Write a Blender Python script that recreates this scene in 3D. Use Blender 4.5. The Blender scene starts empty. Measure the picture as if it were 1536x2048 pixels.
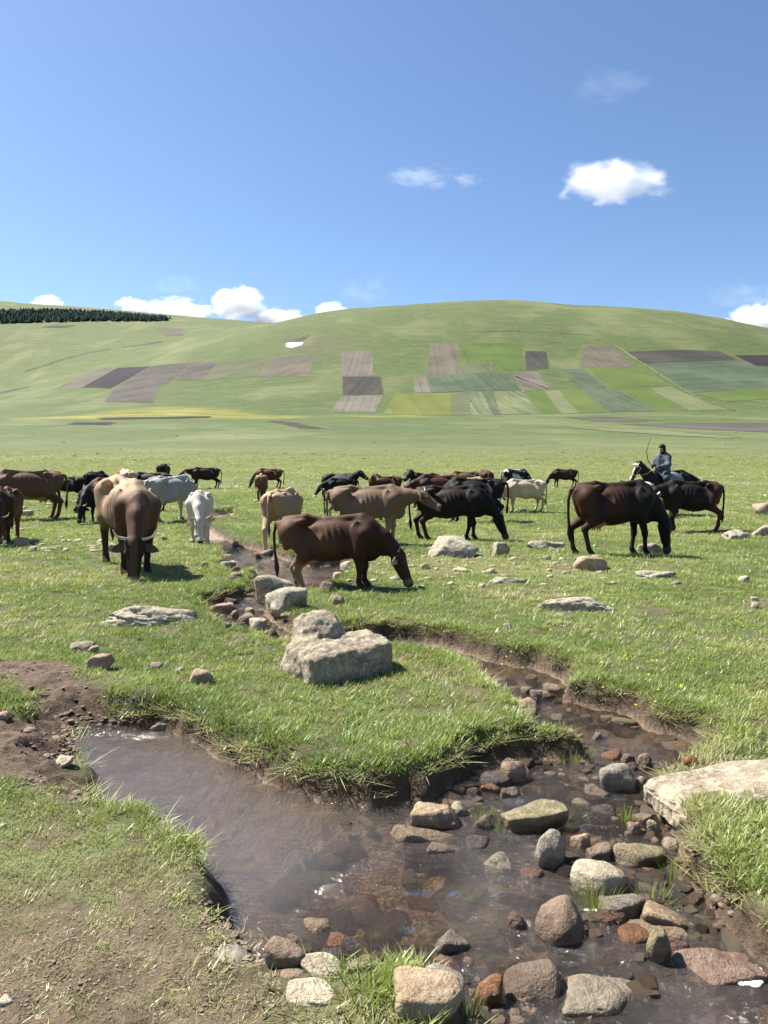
import bpy, bmesh, math, random
import numpy as np
from mathutils import Vector, Matrix

random.seed(7)
rng = np.random.default_rng(11)
SC = bpy.context.scene
COL = SC.collection

# ------------------------------------------------------------------ camera
CAM_Z, FPX, HORIZON = 1.6, 1479.0, 932.0
PITCH = math.atan((1024 - HORIZON) / FPX)
cd = bpy.data.cameras.new('camera')
cam = bpy.data.objects.new('camera', cd)
COL.objects.link(cam)
cam.location = (0, 0, CAM_Z)
cam.rotation_euler = (math.radians(90) - PITCH, 0, 0)
cd.sensor_fit = 'VERTICAL'
cd.sensor_height = 36.0
cd.lens = 36.0 * FPX / 2048.0
cd.clip_start = 0.05
cd.clip_end = 60000
SC.camera = cam

# ------------------------------------------------------------------ sky, sun, exposure
SUN_EL, SUN_AZ = math.radians(52), math.radians(-62)          # azimuth from +Y towards +X
w = bpy.data.worlds.new('World')
SC.world = w
w.use_nodes = True
nt = w.node_tree
nt.nodes.clear()
sky = nt.nodes.new('ShaderNodeTexSky')
sky.sky_type = 'NISHITA'
sky.sun_disc = False
sky.sun_elevation = SUN_EL
sky.sun_rotation = SUN_AZ
sky.altitude = 900
sky.air_density = 1.0
sky.dust_density = 1.0
sky.ozone_density = 5.0
bg = nt.nodes.new('ShaderNodeBackground')
bg.inputs['Strength'].default_value = 0.070
out = nt.nodes.new('ShaderNodeOutputWorld')
nt.links.new(sky.outputs[0], bg.inputs[0])
nt.links.new(bg.outputs[0], out.inputs[0])

sd_ = bpy.data.lights.new('sun', 'SUN')
sd_.energy = 5.0
sd_.angle = math.radians(0.5)
sd_.color = (1.0, 0.95, 0.87)
sun = bpy.data.objects.new('sun', sd_)
COL.objects.link(sun)
to_sun = Vector((math.sin(SUN_AZ) * math.cos(SUN_EL), math.cos(SUN_AZ) * math.cos(SUN_EL), math.sin(SUN_EL)))
sun.rotation_euler = to_sun.to_track_quat('Z', 'Y').to_euler()

SC.view_settings.view_transform = 'Standard'
SC.view_settings.look = 'None'
SC.view_settings.exposure = 1.35
SC.view_settings.gamma = 1.0
SC.view_settings.use_curve_mapping = False
SC.render.engine = 'CYCLES'
SC.cycles.max_bounces = 8
SC.cycles.transparent_max_bounces = 12
SC.cycles.volume_bounces = 10
SC.cycles.use_denoising = True

# ------------------------------------------------------------------ noise
def _hash(ix, iy, seed):
    n = (ix.astype(np.int64) * 374761393 + iy.astype(np.int64) * 668265263 + seed * 1442695041) & 0xFFFFFFFF
    n = ((n ^ (n >> 13)) * 1274126177) & 0xFFFFFFFF
    return ((n ^ (n >> 16)) & 0xFFFF) / 65535.0
def vnoise(x, y, seed=0):
    x = np.asarray(x, float); y = np.asarray(y, float)
    x0 = np.floor(x); y0 = np.floor(y)
    fx = x - x0; fy = y - y0
    fx = fx * fx * fx * (fx * (fx * 6 - 15) + 10); fy = fy * fy * fy * (fy * (fy * 6 - 15) + 10)
    a = _hash(x0, y0, seed); b = _hash(x0 + 1, y0, seed); c = _hash(x0, y0 + 1, seed); d = _hash(x0 + 1, y0 + 1, seed)
    return (a + (b - a) * fx) * (1 - fy) + (c + (d - c) * fx) * fy - 0.5
def fbm(x, y, octv=4, seed=0, gain=0.5):
    r = 0.0; a = 1.0; f = 1.0
    for i in range(octv):
        ca, sa = math.cos(i * 0.7), math.sin(i * 0.7)
        r = r + a * vnoise((x * ca - y * sa) * f + 17.3 * i, (x * sa + y * ca) * f - 9.1 * i, seed + i)
        a *= gain; f *= 2.03
    return r
def vnoise3(p, seed=0):
    z = p[..., 2]; z0 = np.floor(z); fz = z - z0; fz = fz * fz * (3 - 2 * fz)
    def sl(k):
        x, y = p[..., 0], p[..., 1]
        x0 = np.floor(x); y0 = np.floor(y); fx = x - x0; fy = y - y0
        fx = fx * fx * (3 - 2 * fx); fy = fy * fy * (3 - 2 * fy)
        ox = k * 57; oy = k * 131
        a = _hash(x0 + ox, y0 + oy, seed); b = _hash(x0 + 1 + ox, y0 + oy, seed); c = _hash(x0 + ox, y0 + 1 + oy, seed); d = _hash(x0 + 1 + ox, y0 + 1 + oy, seed)
        return (a + (b - a) * fx) * (1 - fy) + (c + (d - c) * fx) * fy
    return sl(z0) * (1 - fz) + sl(z0 + 1) * fz - 0.5
def fbm3(p, octv=4, seed=0, gain=0.5):
    r = 0.0; a = 1.0; f = 1.0
    for i in range(octv):
        r = r + a * vnoise3(p * f + i * 11.7, seed + i); a *= gain; f *= 2.07
    return r
def sstep(a, b, x):
    t = np.clip((np.asarray(x, float) - a) / (b - a), 0, 1)
    return t * t * (3 - 2 * t)

# ------------------------------------------------------------------ mesh helpers
def mesh_np(name, verts, faces, mat=None, smooth=True, attrs=None):
    """verts (n,3); faces (m,3|4) int array -> Mesh datablock"""
    me = bpy.data.meshes.new(name)
    verts = np.ascontiguousarray(verts, np.float32); faces = np.ascontiguousarray(faces, np.int32)
    n, m, k = len(verts), len(faces), faces.shape[1]
    me.vertices.add(n); me.vertices.foreach_set('co', verts.ravel())
    me.loops.add(m * k); me.loops.foreach_set('vertex_index', faces.ravel())
    me.polygons.add(m)
    me.polygons.foreach_set('loop_start', np.arange(0, m * k, k, dtype=np.int32))
    me.polygons.foreach_set('use_smooth', np.full(m, smooth, dtype=bool))
    for an, av in (attrs or {}).items():
        av = np.asarray(av, np.float32)
        if av.ndim == 1:
            at = me.attributes.new(an, 'FLOAT', 'POINT'); at.data.foreach_set('value', av)
        elif av.shape[1] == 3:
            at = me.attributes.new(an, 'FLOAT_COLOR', 'POINT')
            at.data.foreach_set('color', np.concatenate([av, np.ones((n, 1), np.float32)], 1).ravel())
    if mat: me.materials.append(mat)
    me.update(calc_edges=True); me.validate()
    return me
def obj(name, me, parent=None, loc=None):
    o = bpy.data.objects.new(name, me); COL.objects.link(o)
    if parent: o.parent = parent
    if loc is not None: o.location = loc
    return o
def tag(o, label=None, cat=None, group=None, kind=None):
    if label: o['label'] = label
    if cat: o['category'] = cat
    if group: o['group'] = group
    if kind: o['kind'] = kind
    return o
def empty(name, loc=(0, 0, 0), rz=0.0):
    o = bpy.data.objects.new(name, None); COL.objects.link(o)
    o.location = loc; o.rotation_euler = (0, 0, rz); o.empty_display_size = 0.1
    return o
def tube(pts, rad, n=8):
    """tube through pts with radii; returns verts, quad faces (caps closed by degenerate ring)"""
    pts = [Vector(p) for p in pts]; V = []; F = []
    m = len(pts)
    for i, p in enumerate(pts):
        t = (pts[min(i + 1, m - 1)] - pts[max(i - 1, 0)]).normalized()
        a = t.cross(Vector((0.13, 0.31, 0.94)));
        if a.length < 1e-3: a = t.cross(Vector((1, 0, 0)))
        a.normalize(); b = t.cross(a)
        for k in range(n):
            th = 2 * math.pi * k / n
            V.append(p + (a * math.cos(th) + b * math.sin(th)) * rad[i])
    for i in range(m - 1):
        for k in range(n):
            F.append((i * n + k, i * n + (k + 1) % n, (i + 1) * n + (k + 1) % n, (i + 1) * n + k))
    c0 = len(V); V.append(pts[0]); c1 = len(V); V.append(pts[-1])
    for k in range(n):
        F.append((c0, (k + 1) % n, k, c0)); F.append((c1, (m - 1) * n + k, (m - 1) * n + (k + 1) % n, c1))
    return V, F
def mesh_py(name, V, F, mat=None, smooth=True):
    me = bpy.data.meshes.new(name)
    F = [tuple(dict.fromkeys(f)) for f in F]
    me.from_pydata([tuple(v) for v in V], [], F)
    for p in me.polygons: p.use_smooth = smooth
    if mat: me.materials.append(mat)
    return me

# ------------------------------------------------------------------ pixel rays of the photograph (1536 x 2048)
_cp, _sp = math.cos(PITCH), math.sin(PITCH)
def pix_dir(u, v):
    xr = (np.asarray(u, float) - 768) / FPX; yu = -(np.asarray(v, float) - 1024) / FPX
    return xr, _cp + yu * _sp, -_sp + yu * _cp
def on_plane(u, v, z):
    dx, dy, dz = pix_dir(u, v)
    t = (z - CAM_Z) / dz
    return np.stack([dx * t, dy * t], -1)

# ------------------------------------------------------------------ signed distance to polygons (plan view)
def poly_sd(poly, x, y):
    """negative inside"""
    x = np.asarray(x, float); y = np.asarray(y, float)
    d2 = np.full(x.shape, 1e18); ins = np.zeros(x.shape, bool)
    n = len(poly)
    for i in range(n):
        ax, ay = poly[i]; bx, by = poly[(i + 1) % n]
        ex, ey = bx - ax, by - ay; L = ex * ex + ey * ey + 1e-12
        t = np.clip(((x - ax) * ex + (y - ay) * ey) / L, 0, 1)
        d2 = np.minimum(d2, (x - ax - t * ex) ** 2 + (y - ay - t * ey) ** 2)
        c = ((ay > y) != (by > y)) & (x < (bx - ax) * (y - ay) / (by - ay + 1e-15) + ax)
        ins ^= c
    d = np.sqrt(d2)
    return np.where(ins, -d, d)
# ------------------------------------------------------------------ the stream: outlines read off the photograph, N = near bank top, F = foot of the far bank
WZ = -0.15
def W(s):
    r = []
    for q in s.split():
        u, v, *f = q.replace(',', ' ').split()
        r.append(tuple(on_plane(float(u), float(v), -0.03 if f and f[0] == 'N' else WZ)))
    return r
POOL = W('165,1462 230,1452 300,1455 345,1465 400,1490 470,1530 560,1575 640,1605 720,1617 800,1614 862,1602 905,1585 930,1558 '
         '965,1532 1010,1518 1080,1512 1120,1518 1165,1518 1182,1492,N 1160,1466,N 1060,1446,N 1050,1410,N 1000,1372,N 965,1340,N 905,1312,N 850,1303,N 770,1292,N '
         '770,1278 850,1288 930,1306 980,1322 1060,1338 1127,1358 1136,1372 1122,1405 1190,1416 1252,1430 1315,1465 1386,1483 1420,1510 1408,1526 1341,1552 1320,1590 '
         '1330,1612 1363,1650 1361,1698 1372,1756 1390,1780 1420,1815 1440,1858 1465,1892 1510,1922 1545,1942 1720,1962 1900,2140 1900,2300 900,2300 '
         '960,2120,N 956,2040,N 923,1976,N 860,1945,N 790,1950,N 740,1950,N 682,1946,N 600,1930,N 532,1910,N 500,1868,N 533,1885,N 474,1836,N 456,1795,N 445,1748,N 424,1718,N '
         '365,1668,N 319,1634,N 250,1612,N 219,1600 212,1570 205,1545 173,1520 195,1493 160,1470')
BROOK = W('372,1040,N 410,1052 455,1082 475,1092 520,1103 560,1117 620,1135 680,1130 706,1138 668,1166,N 630,1186,N 592,1184,N 545,1188 520,1192 532,1208 '
          '540,1235 560,1256 600,1275 770,1284 850,1298 850,1300 770,1296,N 640,1292,N 560,1292,N 520,1272,N 462,1260,N 425,1238,N 405,1218 450,1204 495,1196 506,1180 515,1150 '
          '470,1146,N 425,1132,N 452,1108,N 430,1092,N 400,1075,N 372,1052,N')
SIDE = W('425,1028 470,1024 472,1033,N 428,1040,N 405,1046,N')
STREAMS = [POOL, BROOK, SIDE]
def P0(s, z=0.0):
    return [tuple(on_plane(float(q.split(',')[0]), float(q.split(',')[1]), z)) for q in s.split()]
MUD = P0('-60,1318 60,1316 150,1332 200,1362 262,1405 300,1428 345,1462 230,1475 165,1500 215,1540 228,1622 150,1616 90,1590 40,1572 -60,1562')
MUDHOLE = P0('-60,1368 40,1362 62,1395 50,1432 -60,1446')
DIRT = P0('-80,1835 120,1810 250,1835 400,1880 480,1900 540,1930 620,1990 640,2090 560,2300 -400,2300')
TRAMPLE = P0('-80,1640 200,1650 330,1700 430,1790 520,1900 640,1960 700,2100 560,2300 -400,2300')
DIRTR = P0('1405,1815 1440,1800 1500,1850 1560,1880 1640,1960 1536,1945 1450,1890')
LIP = P0('1300,1600 1400,1640 1440,1690 1390,1700 1350,1650')
RUBBLE = P0('700,1120 860,1118 1000,1120 1160,1130 1200,1165 1000,1150 860,1150 720,1170')

def stream_sd(x, y):
    x = np.asarray(x, float); y = np.asarray(y, float)
    d = np.full(x.shape, 9.0)
    near = (y > -1) & (y < 32) & (np.abs(x) < 14)
    if near.any():
        xs, ys = x[near], y[near]
        r = np.full(xs.shape, 9.0)
        for p in STREAMS: r = np.minimum(r, poly_sd(p, xs, ys))
        r = r + 0.05 * fbm(xs * 4, ys * 4, 3, 5) + 0.035 * vnoise(xs * 17, ys * 17, 9)
        d[near] = r
    return d

# skylines of the two hills, photograph pixels -> slope seen from the camera
_cu = np.array([-1200, -600, -200, 0, 100, 200, 330, 430, 540, 590, 640, 700, 760, 870, 930, 1010, 1060, 1140, 1250, 1340, 1440, 1536, 1700, 2100, 2700], float)
_cv = np.array([800, 800, 795, 785, 762, 735, 705, 680, 650, 638, 627, 619, 613, 606, 602, 600, 603, 610, 615, 622, 638, 658, 690, 740, 780], float)
_lu = np.array([-2000, -900, -300, 0, 60, 130, 300, 400, 470, 520, 600, 700, 900, 2700], float)
_lv = np.array([640, 590, 588, 600, 606, 611, 625, 635, 642, 648, 664, 690, 720, 760], float)
def _sm(a, b, s):                                       # smooth interpolation of a skyline
    r = 0
    for k, wgt in ((-18, .15), (-8, .2), (0, .3), (8, .2), (18, .15)): r = r + wgt * np.interp(s + k, a, b)
    return r
def _tan(v):
    yu = -(v - 1024) / FPX
    return (-_sp + yu * _cp) / (_cp + yu * _sp)
Y0, Y1, Y2 = 640.0, 1450.0, 2700.0
def plain(y):
    t = np.clip((y - 38) / (Y0 - 38), 0, None)
    return 45.5 * np.where(t < 1, t ** 1.55, 1 + 1.55 * (t - 1))
def height(x, y, fine=True):
    x = np.asarray(x, float); y = np.asarray(y, float)
    yy = np.maximum(y, 1.0)
    u = 768 + FPX * x / yy / 1.002
    u = np.clip(u, -1900, 2700)
    zp = plain(np.minimum(yy, Y0))
    zc = CAM_Z + Y1 * _tan(_sm(_cu, _cv, u))
    zl = CAM_Z + Y2 * _tan(_sm(_lu, _lv, u))
    t = np.clip((yy - Y0) / (Y1 - Y0), 0, 1)
    g = 0.70 * t + 0.92 * t * t - 0.62 * t ** 3
    z = zp + (zc - zp) * g
    t2 = np.clip((yy - Y1) / (Y2 - Y1), 0, 1)
    z = np.where(yy > Y1, zc + (np.maximum(zl, zc * 0.55) - zc) * (0.9 * t2 + 0.5 * t2 ** 2 - 0.4 * t2 ** 3), z)
    z = np.where(yy > Y2, np.maximum(z - (yy - Y2) * 0.16, 60.0), z)
    z = z + 0.5 * sstep(20, 62, yy)
    far = sstep(60, 500, yy)
    z = z + far * (1.3 * fbm(x / 90, y / 90, 2, 21) + 4.0 * sstep(500, 1500, yy) * fbm(x / 260, y / 260, 2, 23)) * np.where(yy > Y1, .6, 1)
    mid = sstep(22, 60, yy) * (1 - sstep(250, 700, yy))
    z = z + mid * 0.22 * fbm(x / 9, y / 12, 3, 31)
    # meadow relief near the camera
    nr = 1 - sstep(40, 90, yy)
    hum = 0.10 * fbm(x / 2.3, y / 2.3, 3, 41) + 0.03 * vnoise(x * 2.1, y * 2.1, 43)
    z = z + nr * hum * sstep(-2, 3, yy)
    sd = stream_sd(x, y)
    near = (sd < 3)
    if near.any():
        xs, ys, s = x[near], y[near], sd[near]
        zz = z[near]
        mud = sstep(0.12, -0.25, poly_sd(MUD, xs, ys)); hole = sstep(0.0, 0.25, poly_sd(MUDHOLE, xs, ys)); bw = 0.09 + 0.34 * mud + 0.10 * (vnoise(xs * 1.3, ys * 1.3, 77) + .3)
        k = sstep(-0.06, np.maximum(bw, 0.05), s)
        calm = sstep(0.9, 0.1, s)                        # the meadow relief fades at the lip
        top = zz * (1 - 0.75 * calm) + 0.012 * calm + 0.03 * np.exp(-((s - .22) / .15) ** 2) * (1 - mud)
        top = top + mud * (0.034 * fbm(xs * 8, ys * 8, 4, 51, .62) + .05 * np.exp(-((s - .3) / .2) ** 2) * fbm(xs * 14, ys * 14, 3, 53, .7) - 0.04 * sstep(1.2, .2, s))
        bed = WZ - 0.035 - 0.12 * sstep(0, 0.55, -s) + 0.035 * fbm(xs * 6, ys * 6, 3, 57)
        z[near] = bed + (top - bed) * k + (0.022 * vnoise(xs * 26, ys * 26, 61) + .02 * vnoise(xs * 11, ys * 11, 62)) * np.exp(-((s - .06) / .1) ** 2)
    if fine:
        dirt = sstep(0.1, -0.3, poly_sd(DIRT, x, y)) if (y < 30).any() else 0
        z = z + dirt * (0.012 * fbm(x * 13, y * 13, 3, 71))
    return z
def hz(x, y): return float(height(np.array([x]), np.array([y]))[0])
_ts = np.concatenate([np.linspace(1.2, 40, 900), np.geomspace(40, 4200, 1600)[1:]])
def hit(u, v):
    """where the ray of a photograph pixel meets the ground"""
    dx, dy, dz = pix_dir(u, v)
    px, py, pz = dx * _ts, dy * _ts, CAM_Z + dz * _ts
    below = pz < height(px, py)
    if not below.any(): i = len(_ts) - 1
    else: i = int(np.argmax(below))
    a, b = _ts[max(i - 1, 0)], _ts[i]
    tt = np.linspace(a, b, 24)
    bl = CAM_Z + dz * tt < height(dx * tt, dy * tt)
    t = tt[int(np.argmax(bl))] if bl.any() else b
    return Vector((float(dx * t), float(dy * t), float(CAM_Z + dz * t)))
def many_hits(us, vs):
    return [hit(a, b) for a, b in zip(us, vs)]
def at_dist(u, v, y):
    dx, dy, dz = pix_dir(u, v); t = y / dy
    return Vector((float(dx * t), float(y), float(CAM_Z + dz * t)))
# ------------------------------------------------------------------ materials
def M(name):
    m = bpy.data.materials.new(name); m.use_nodes = True
    n = m.node_tree.nodes; n.clear()
    return m, n, m.node_tree.links
class G:
    """tiny node-graph helper"""
    def __init__(s, name):
        s.m, s.n, s.l = M(name)
        s.out = s.n.new('ShaderNodeOutputMaterial')
    def new(s, t, **kw):
        x = s.n.new('ShaderNode' + t)
        for k, v in kw.items():
            if k in x.inputs: x.inputs[k].default_value = v
            else: setattr(x, k, v)
        return x
    def lk(s, a, b): s.l.new(a, b)
    def attr(s, name, typ='GEOMETRY'):
        return s.new('Attribute', attribute_name=name, attribute_type=typ)
    def noise(s, vec, scale, detail=4, rough=.55, dist=0.0):
        x = s.new('TexNoise'); x.inputs['Scale'].default_value = scale; x.inputs['Detail'].default_value = detail
        x.inputs['Roughness'].default_value = rough; x.inputs['Distortion'].default_value = dist
        if vec is not None: s.lk(vec, x.inputs['Vector'])
        return x.outputs['Fac']
    def ramp(s, fac, stops, interp='LINEAR'):
        r = s.new('ValToRGB'); cr = r.color_ramp; cr.interpolation = interp
        while len(cr.elements) > len(stops): cr.elements.remove(cr.elements[-1])
        while len(cr.elements) < len(stops): cr.elements.new(0.5)
        for e, (p, c) in zip(cr.elements, stops):
            e.position = p; e.color = (*c, 1) if len(c) == 3 else c
        s.lk(fac, r.inputs[0]); return r.outputs[0]
    def val(s, fac, a, b, c=0.0, d=1.0):
        r = s.new('MapRange'); r.inputs[1].default_value = a; r.inputs[2].default_value = b; r.inputs[3].default_value = c; r.inputs[4].default_value = d
        s.lk(fac, r.inputs[0]); return r.outputs[0]
    def mix(s, fac, a, b, mode='MIX'):
        r = s.new('Mix', data_type='RGBA', blend_type=mode)
        for sock, x in ((r.inputs[0], fac), (r.inputs[6], a), (r.inputs[7], b)):
            if isinstance(x, (int, float)): sock.default_value = x
            elif isinstance(x, tuple): sock.default_value = (*x, 1)
            else: s.lk(x, sock)
        return r.outputs[2]
    def math(s, op, a, b=0.0, clamp=False):
        r = s.new('Math', operation=op, use_clamp=clamp)
        for sock, x in ((r.inputs[0], a), (r.inputs[1], b)):
            if isinstance(x, (int, float)): sock.default_value = x
            else: s.lk(x, sock)
        return r.outputs[0]
    def mapv(s, vec, scale=(1, 1, 1), rot=(0, 0, 0)):
        r = s.new('Mapping'); r.inputs['Scale'].default_value = scale; r.inputs['Rotation'].default_value = rot
        s.lk(vec, r.inputs['Vector']); return r.outputs[0]
    def bump(s, h, strength=.5, dist=.02, nrm=None):
        b = s.new('Bump'); b.inputs['Strength'].default_value = strength; b.inputs['Distance'].default_value = dist
        s.lk(h, b.inputs['Height'])
        if nrm is not None: s.lk(nrm, b.inputs['Normal'])
        return b.outputs[0]
    def pbsdf(s, col, rough=.9, spec=.3, nrm=None, **kw):
        p = s.new('BsdfPrincipled')
        for sock, x in ((p.inputs['Base Color'], col), (p.inputs['Roughness'], rough), (p.inputs['Specular IOR Level'], spec)):
            if isinstance(x, (int, float)): sock.default_value = x
            elif isinstance(x, tuple): sock.default_value = (*x, 1)
            else: s.lk(x, sock)
        if nrm is not None: s.lk(nrm, p.inputs['Normal'])
        for k, v in kw.items(): p.inputs[k.replace('_', ' ')].default_value = v
        s.lk(p.outputs[0], s.out.inputs[0]); return p
    @property
    def pos(s): return s.new('NewGeometry').outputs['Position']
    @property
    def objc(s): return s.new('TexCoord').outputs['Object']

def mat_ground():
    g = G('meadow_ground'); P = g.pos
    mud, yel, bed, dry, damp_shade = (g.attr(k).outputs['Fac'] for k in ('mud', 'yellow', 'bed', 'dry', 'damp_shade'))
    big = g.noise(g.mapv(P, (.010, .020, .01)), 1.0, 6, .6)
    med = g.noise(g.mapv(P, (.05, .16, .1)), 1.0, 6, .65)
    fin = g.noise(P, 9.0, 5, .65)
    spk = g.noise(g.mapv(P, (.6, 1.2, 1)), 1.0, 8, .8)
    grass = g.mix(g.val(big, .3, .7), (0.040, 0.074, 0.019), (0.060, 0.094, 0.027))
    grass = g.mix(g.val(med, .44, .64), grass, (0.104, 0.118, 0.040))
    grass = g.mix(g.math('MULTIPLY', dry, .75), grass, (0.225, 0.215, 0.105))
    grass = g.mix(g.val(spk, .54, .72, 0, .7), grass, (0.055, 0.080, 0.020))
    grass = g.mix(g.val(fin, .35, .75, 0, .4), grass, (0.06, 0.085, 0.018))
    ter = g.noise(g.mapv(P, (.008, .012, .16)), 1.0, 8, .72)
    grass = g.mix(g.val(ter, .48, .66, 0, .55), grass, (0.058, 0.068, 0.024))
    hsp = g.noise(g.mapv(P, (.10, .16, .1)), 1.0, 8, .78)
    grass = g.mix(g.val(hsp, .52, .66, 0, .6), grass, (0.048, 0.066, 0.020))
    grass = g.mix(g.val(hsp, .34, .48, .45, 0), grass, (0.140, 0.145, 0.062))
    yn = g.math('MULTIPLY', yel, g.val(g.noise(g.mapv(P, (.02, .07, .02)), 1.0, 6, .7), .38, .58), True)
    grass = g.mix(yn, grass, (0.52, 0.40, 0.03))
    dn = g.noise(P, 14.0, 6, .7)
    soil = g.ramp(dn, [(.28, (0.040, 0.027, 0.018)), (.46, (0.090, 0.062, 0.042)), (.64, (0.150, 0.108, 0.076)), (.85, (0.28, 0.22, 0.16))])
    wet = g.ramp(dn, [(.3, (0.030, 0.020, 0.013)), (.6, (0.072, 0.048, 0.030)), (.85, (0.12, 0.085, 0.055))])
    soil = g.mix(damp_shade, soil, wet)  # darkens damp mud, and paints overhang shade onto the bank soil
    col = g.mix(mud, grass, soil)
    vor = g.new('TexVoronoi', feature='F1'); vor.inputs['Scale'].default_value = 15; g.lk(P, vor.inputs['Vector'])
    sepc = g.new('SeparateColor'); g.lk(vor.outputs['Color'], sepc.inputs[0])
    peb = g.mix(g.noise(P, 3.0, 2), g.ramp(sepc.outputs[0], [(0, (.15, .10, .07)), (.35, (.30, .21, .135)), (.6, (.42, .32, .21)), (.8, (.26, .14, .085)), (1, (.50, .42, .30))]), (0.25, 0.18, 0.12))
    peb = g.mix(.25, peb, wet)
    col = g.mix(bed, col, peb)
    h = g.math('ADD', g.math('MULTIPLY', dn, 1.0), g.math('MULTIPLY', g.noise(P, 60, 3), .4))
    n = g.bump(h, .9, .03)
    rough = g.math('SUBTRACT', .95, g.math('MULTIPLY', bed, .45))
    g.pbsdf(col, rough, .25, n)
    return g.m
def mat_grass(name, ramp_, gloss=.3):
    g = G(name)
    t = g.attr('tint', 'INSTANCER').outputs['Fac']
    col = g.ramp(t, ramp_)
    nz = g.new('ObjectInfo').outputs['Random']
    col = g.mix(g.val(nz, 0, 1, 0, .25), col, (0.07, 0.10, 0.02))
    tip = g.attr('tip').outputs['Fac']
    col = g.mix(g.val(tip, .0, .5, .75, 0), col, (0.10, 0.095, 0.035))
    d = g.new('BsdfDiffuse'); g.lk(col, d.inputs[0])
    tr = g.new('BsdfTranslucent'); g.lk(g.mix(.5, col, (0.36, 0.40, 0.06)), tr.inputs[0])
    mx = g.new('MixShader'); mx.inputs[0].default_value = .38; g.lk(d.outputs[0], mx.inputs[1]); g.lk(tr.outputs[0], mx.inputs[2])
    gl = g.new('BsdfGlossy'); gl.inputs['Roughness'].default_value = .38; gl.inputs[0].default_value = (.9, .95, .8, 1)
    m2 = g.new('MixShader'); m2.inputs[0].default_value = .025; g.lk(mx.outputs[0], m2.inputs[1]); g.lk(gl.outputs[0], m2.inputs[2])
    g.lk(m2.outputs[0], g.out.inputs[0])
    return g.m
GREEN = [(0, (0.110, 0.178, 0.038)), (.35, (0.235, 0.310, 0.084)), (.6, (0.345, 0.395, 0.130)), (.8, (0.44, 0.425, 0.20)), (1, (0.53, 0.46, 0.29))]
def mat_tuft():
    g = G('tuft_blades')
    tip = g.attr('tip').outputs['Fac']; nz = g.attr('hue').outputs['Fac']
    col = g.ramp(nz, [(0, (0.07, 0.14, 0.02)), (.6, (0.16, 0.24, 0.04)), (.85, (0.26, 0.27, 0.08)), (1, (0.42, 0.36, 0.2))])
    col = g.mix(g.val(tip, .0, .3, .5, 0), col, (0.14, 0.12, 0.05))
    d = g.new('BsdfDiffuse'); g.lk(col, d.inputs[0])
    tr = g.new('BsdfTranslucent'); g.lk(g.mix(.4, col, (0.32, 0.36, 0.05)), tr.inputs[0])
    mx = g.new('MixShader'); mx.inputs[0].default_value = .42; g.lk(d.outputs[0], mx.inputs[1]); g.lk(tr.outputs[0], mx.inputs[2])
    g.lk(mx.outputs[0], g.out.inputs[0]); return g.m
def mat_water():
    g = G('stream_water'); P = g.pos
    rif = g.attr('riffle').outputs['Fac']
    mp = g.mapv(P, (.55, 1, 1), (0, 0, .5))
    n1 = g.noise(mp, 6, 5, .65, 1.2); n2 = g.noise(mp, 22, 4, .65, .8); n3 = g.noise(P, 70, 2, .5)
    h = g.math('ADD', g.math('MULTIPLY', n1, .8), g.math('MULTIPLY', n2, .28))
    h = g.math('ADD', h, g.math('MULTIPLY', n3, .08))
    st = g.new('Bump'); st.inputs['Distance'].default_value = .16; g.lk(h, st.inputs['Height'])
    g.lk(g.val(rif, 0, 1, .13, 1.0), st.inputs['Strength'])
    N = st.outputs[0]
    tr = g.new('BsdfTransparent'); tr.inputs[0].default_value = (.84, .76, .66, 1)
    df = g.new('BsdfDiffuse'); g.lk(g.mix(rif, (0.128, 0.120, 0.116), (0.120, 0.095, 0.072)), df.inputs[0])
    turb = g.noise(P, 1.7, 4, .6)
    mx = g.new('MixShader'); g.lk(g.math('SUBTRACT', g.val(turb, .3, .7, .34, .47), g.math('MULTIPLY', rif, .30)), mx.inputs[0]); g.lk(tr.outputs[0], mx.inputs[1]); g.lk(df.outputs[0], mx.inputs[2])
    gl = g.new('BsdfGlossy'); gl.inputs['Roughness'].default_value = .07; g.lk(N, gl.inputs['Normal'])
    fr = g.new('Fresnel'); fr.inputs['IOR'].default_value = 1.5; g.lk(N, fr.inputs['Normal'])
    m2 = g.new('MixShader'); g.lk(fr.outputs[0], m2.inputs[0]); g.lk(mx.outputs[0], m2.inputs[1]); g.lk(gl.outputs[0], m2.inputs[2])
    g.lk(m2.outputs[0], g.out.inputs[0])
    return g.m
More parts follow.
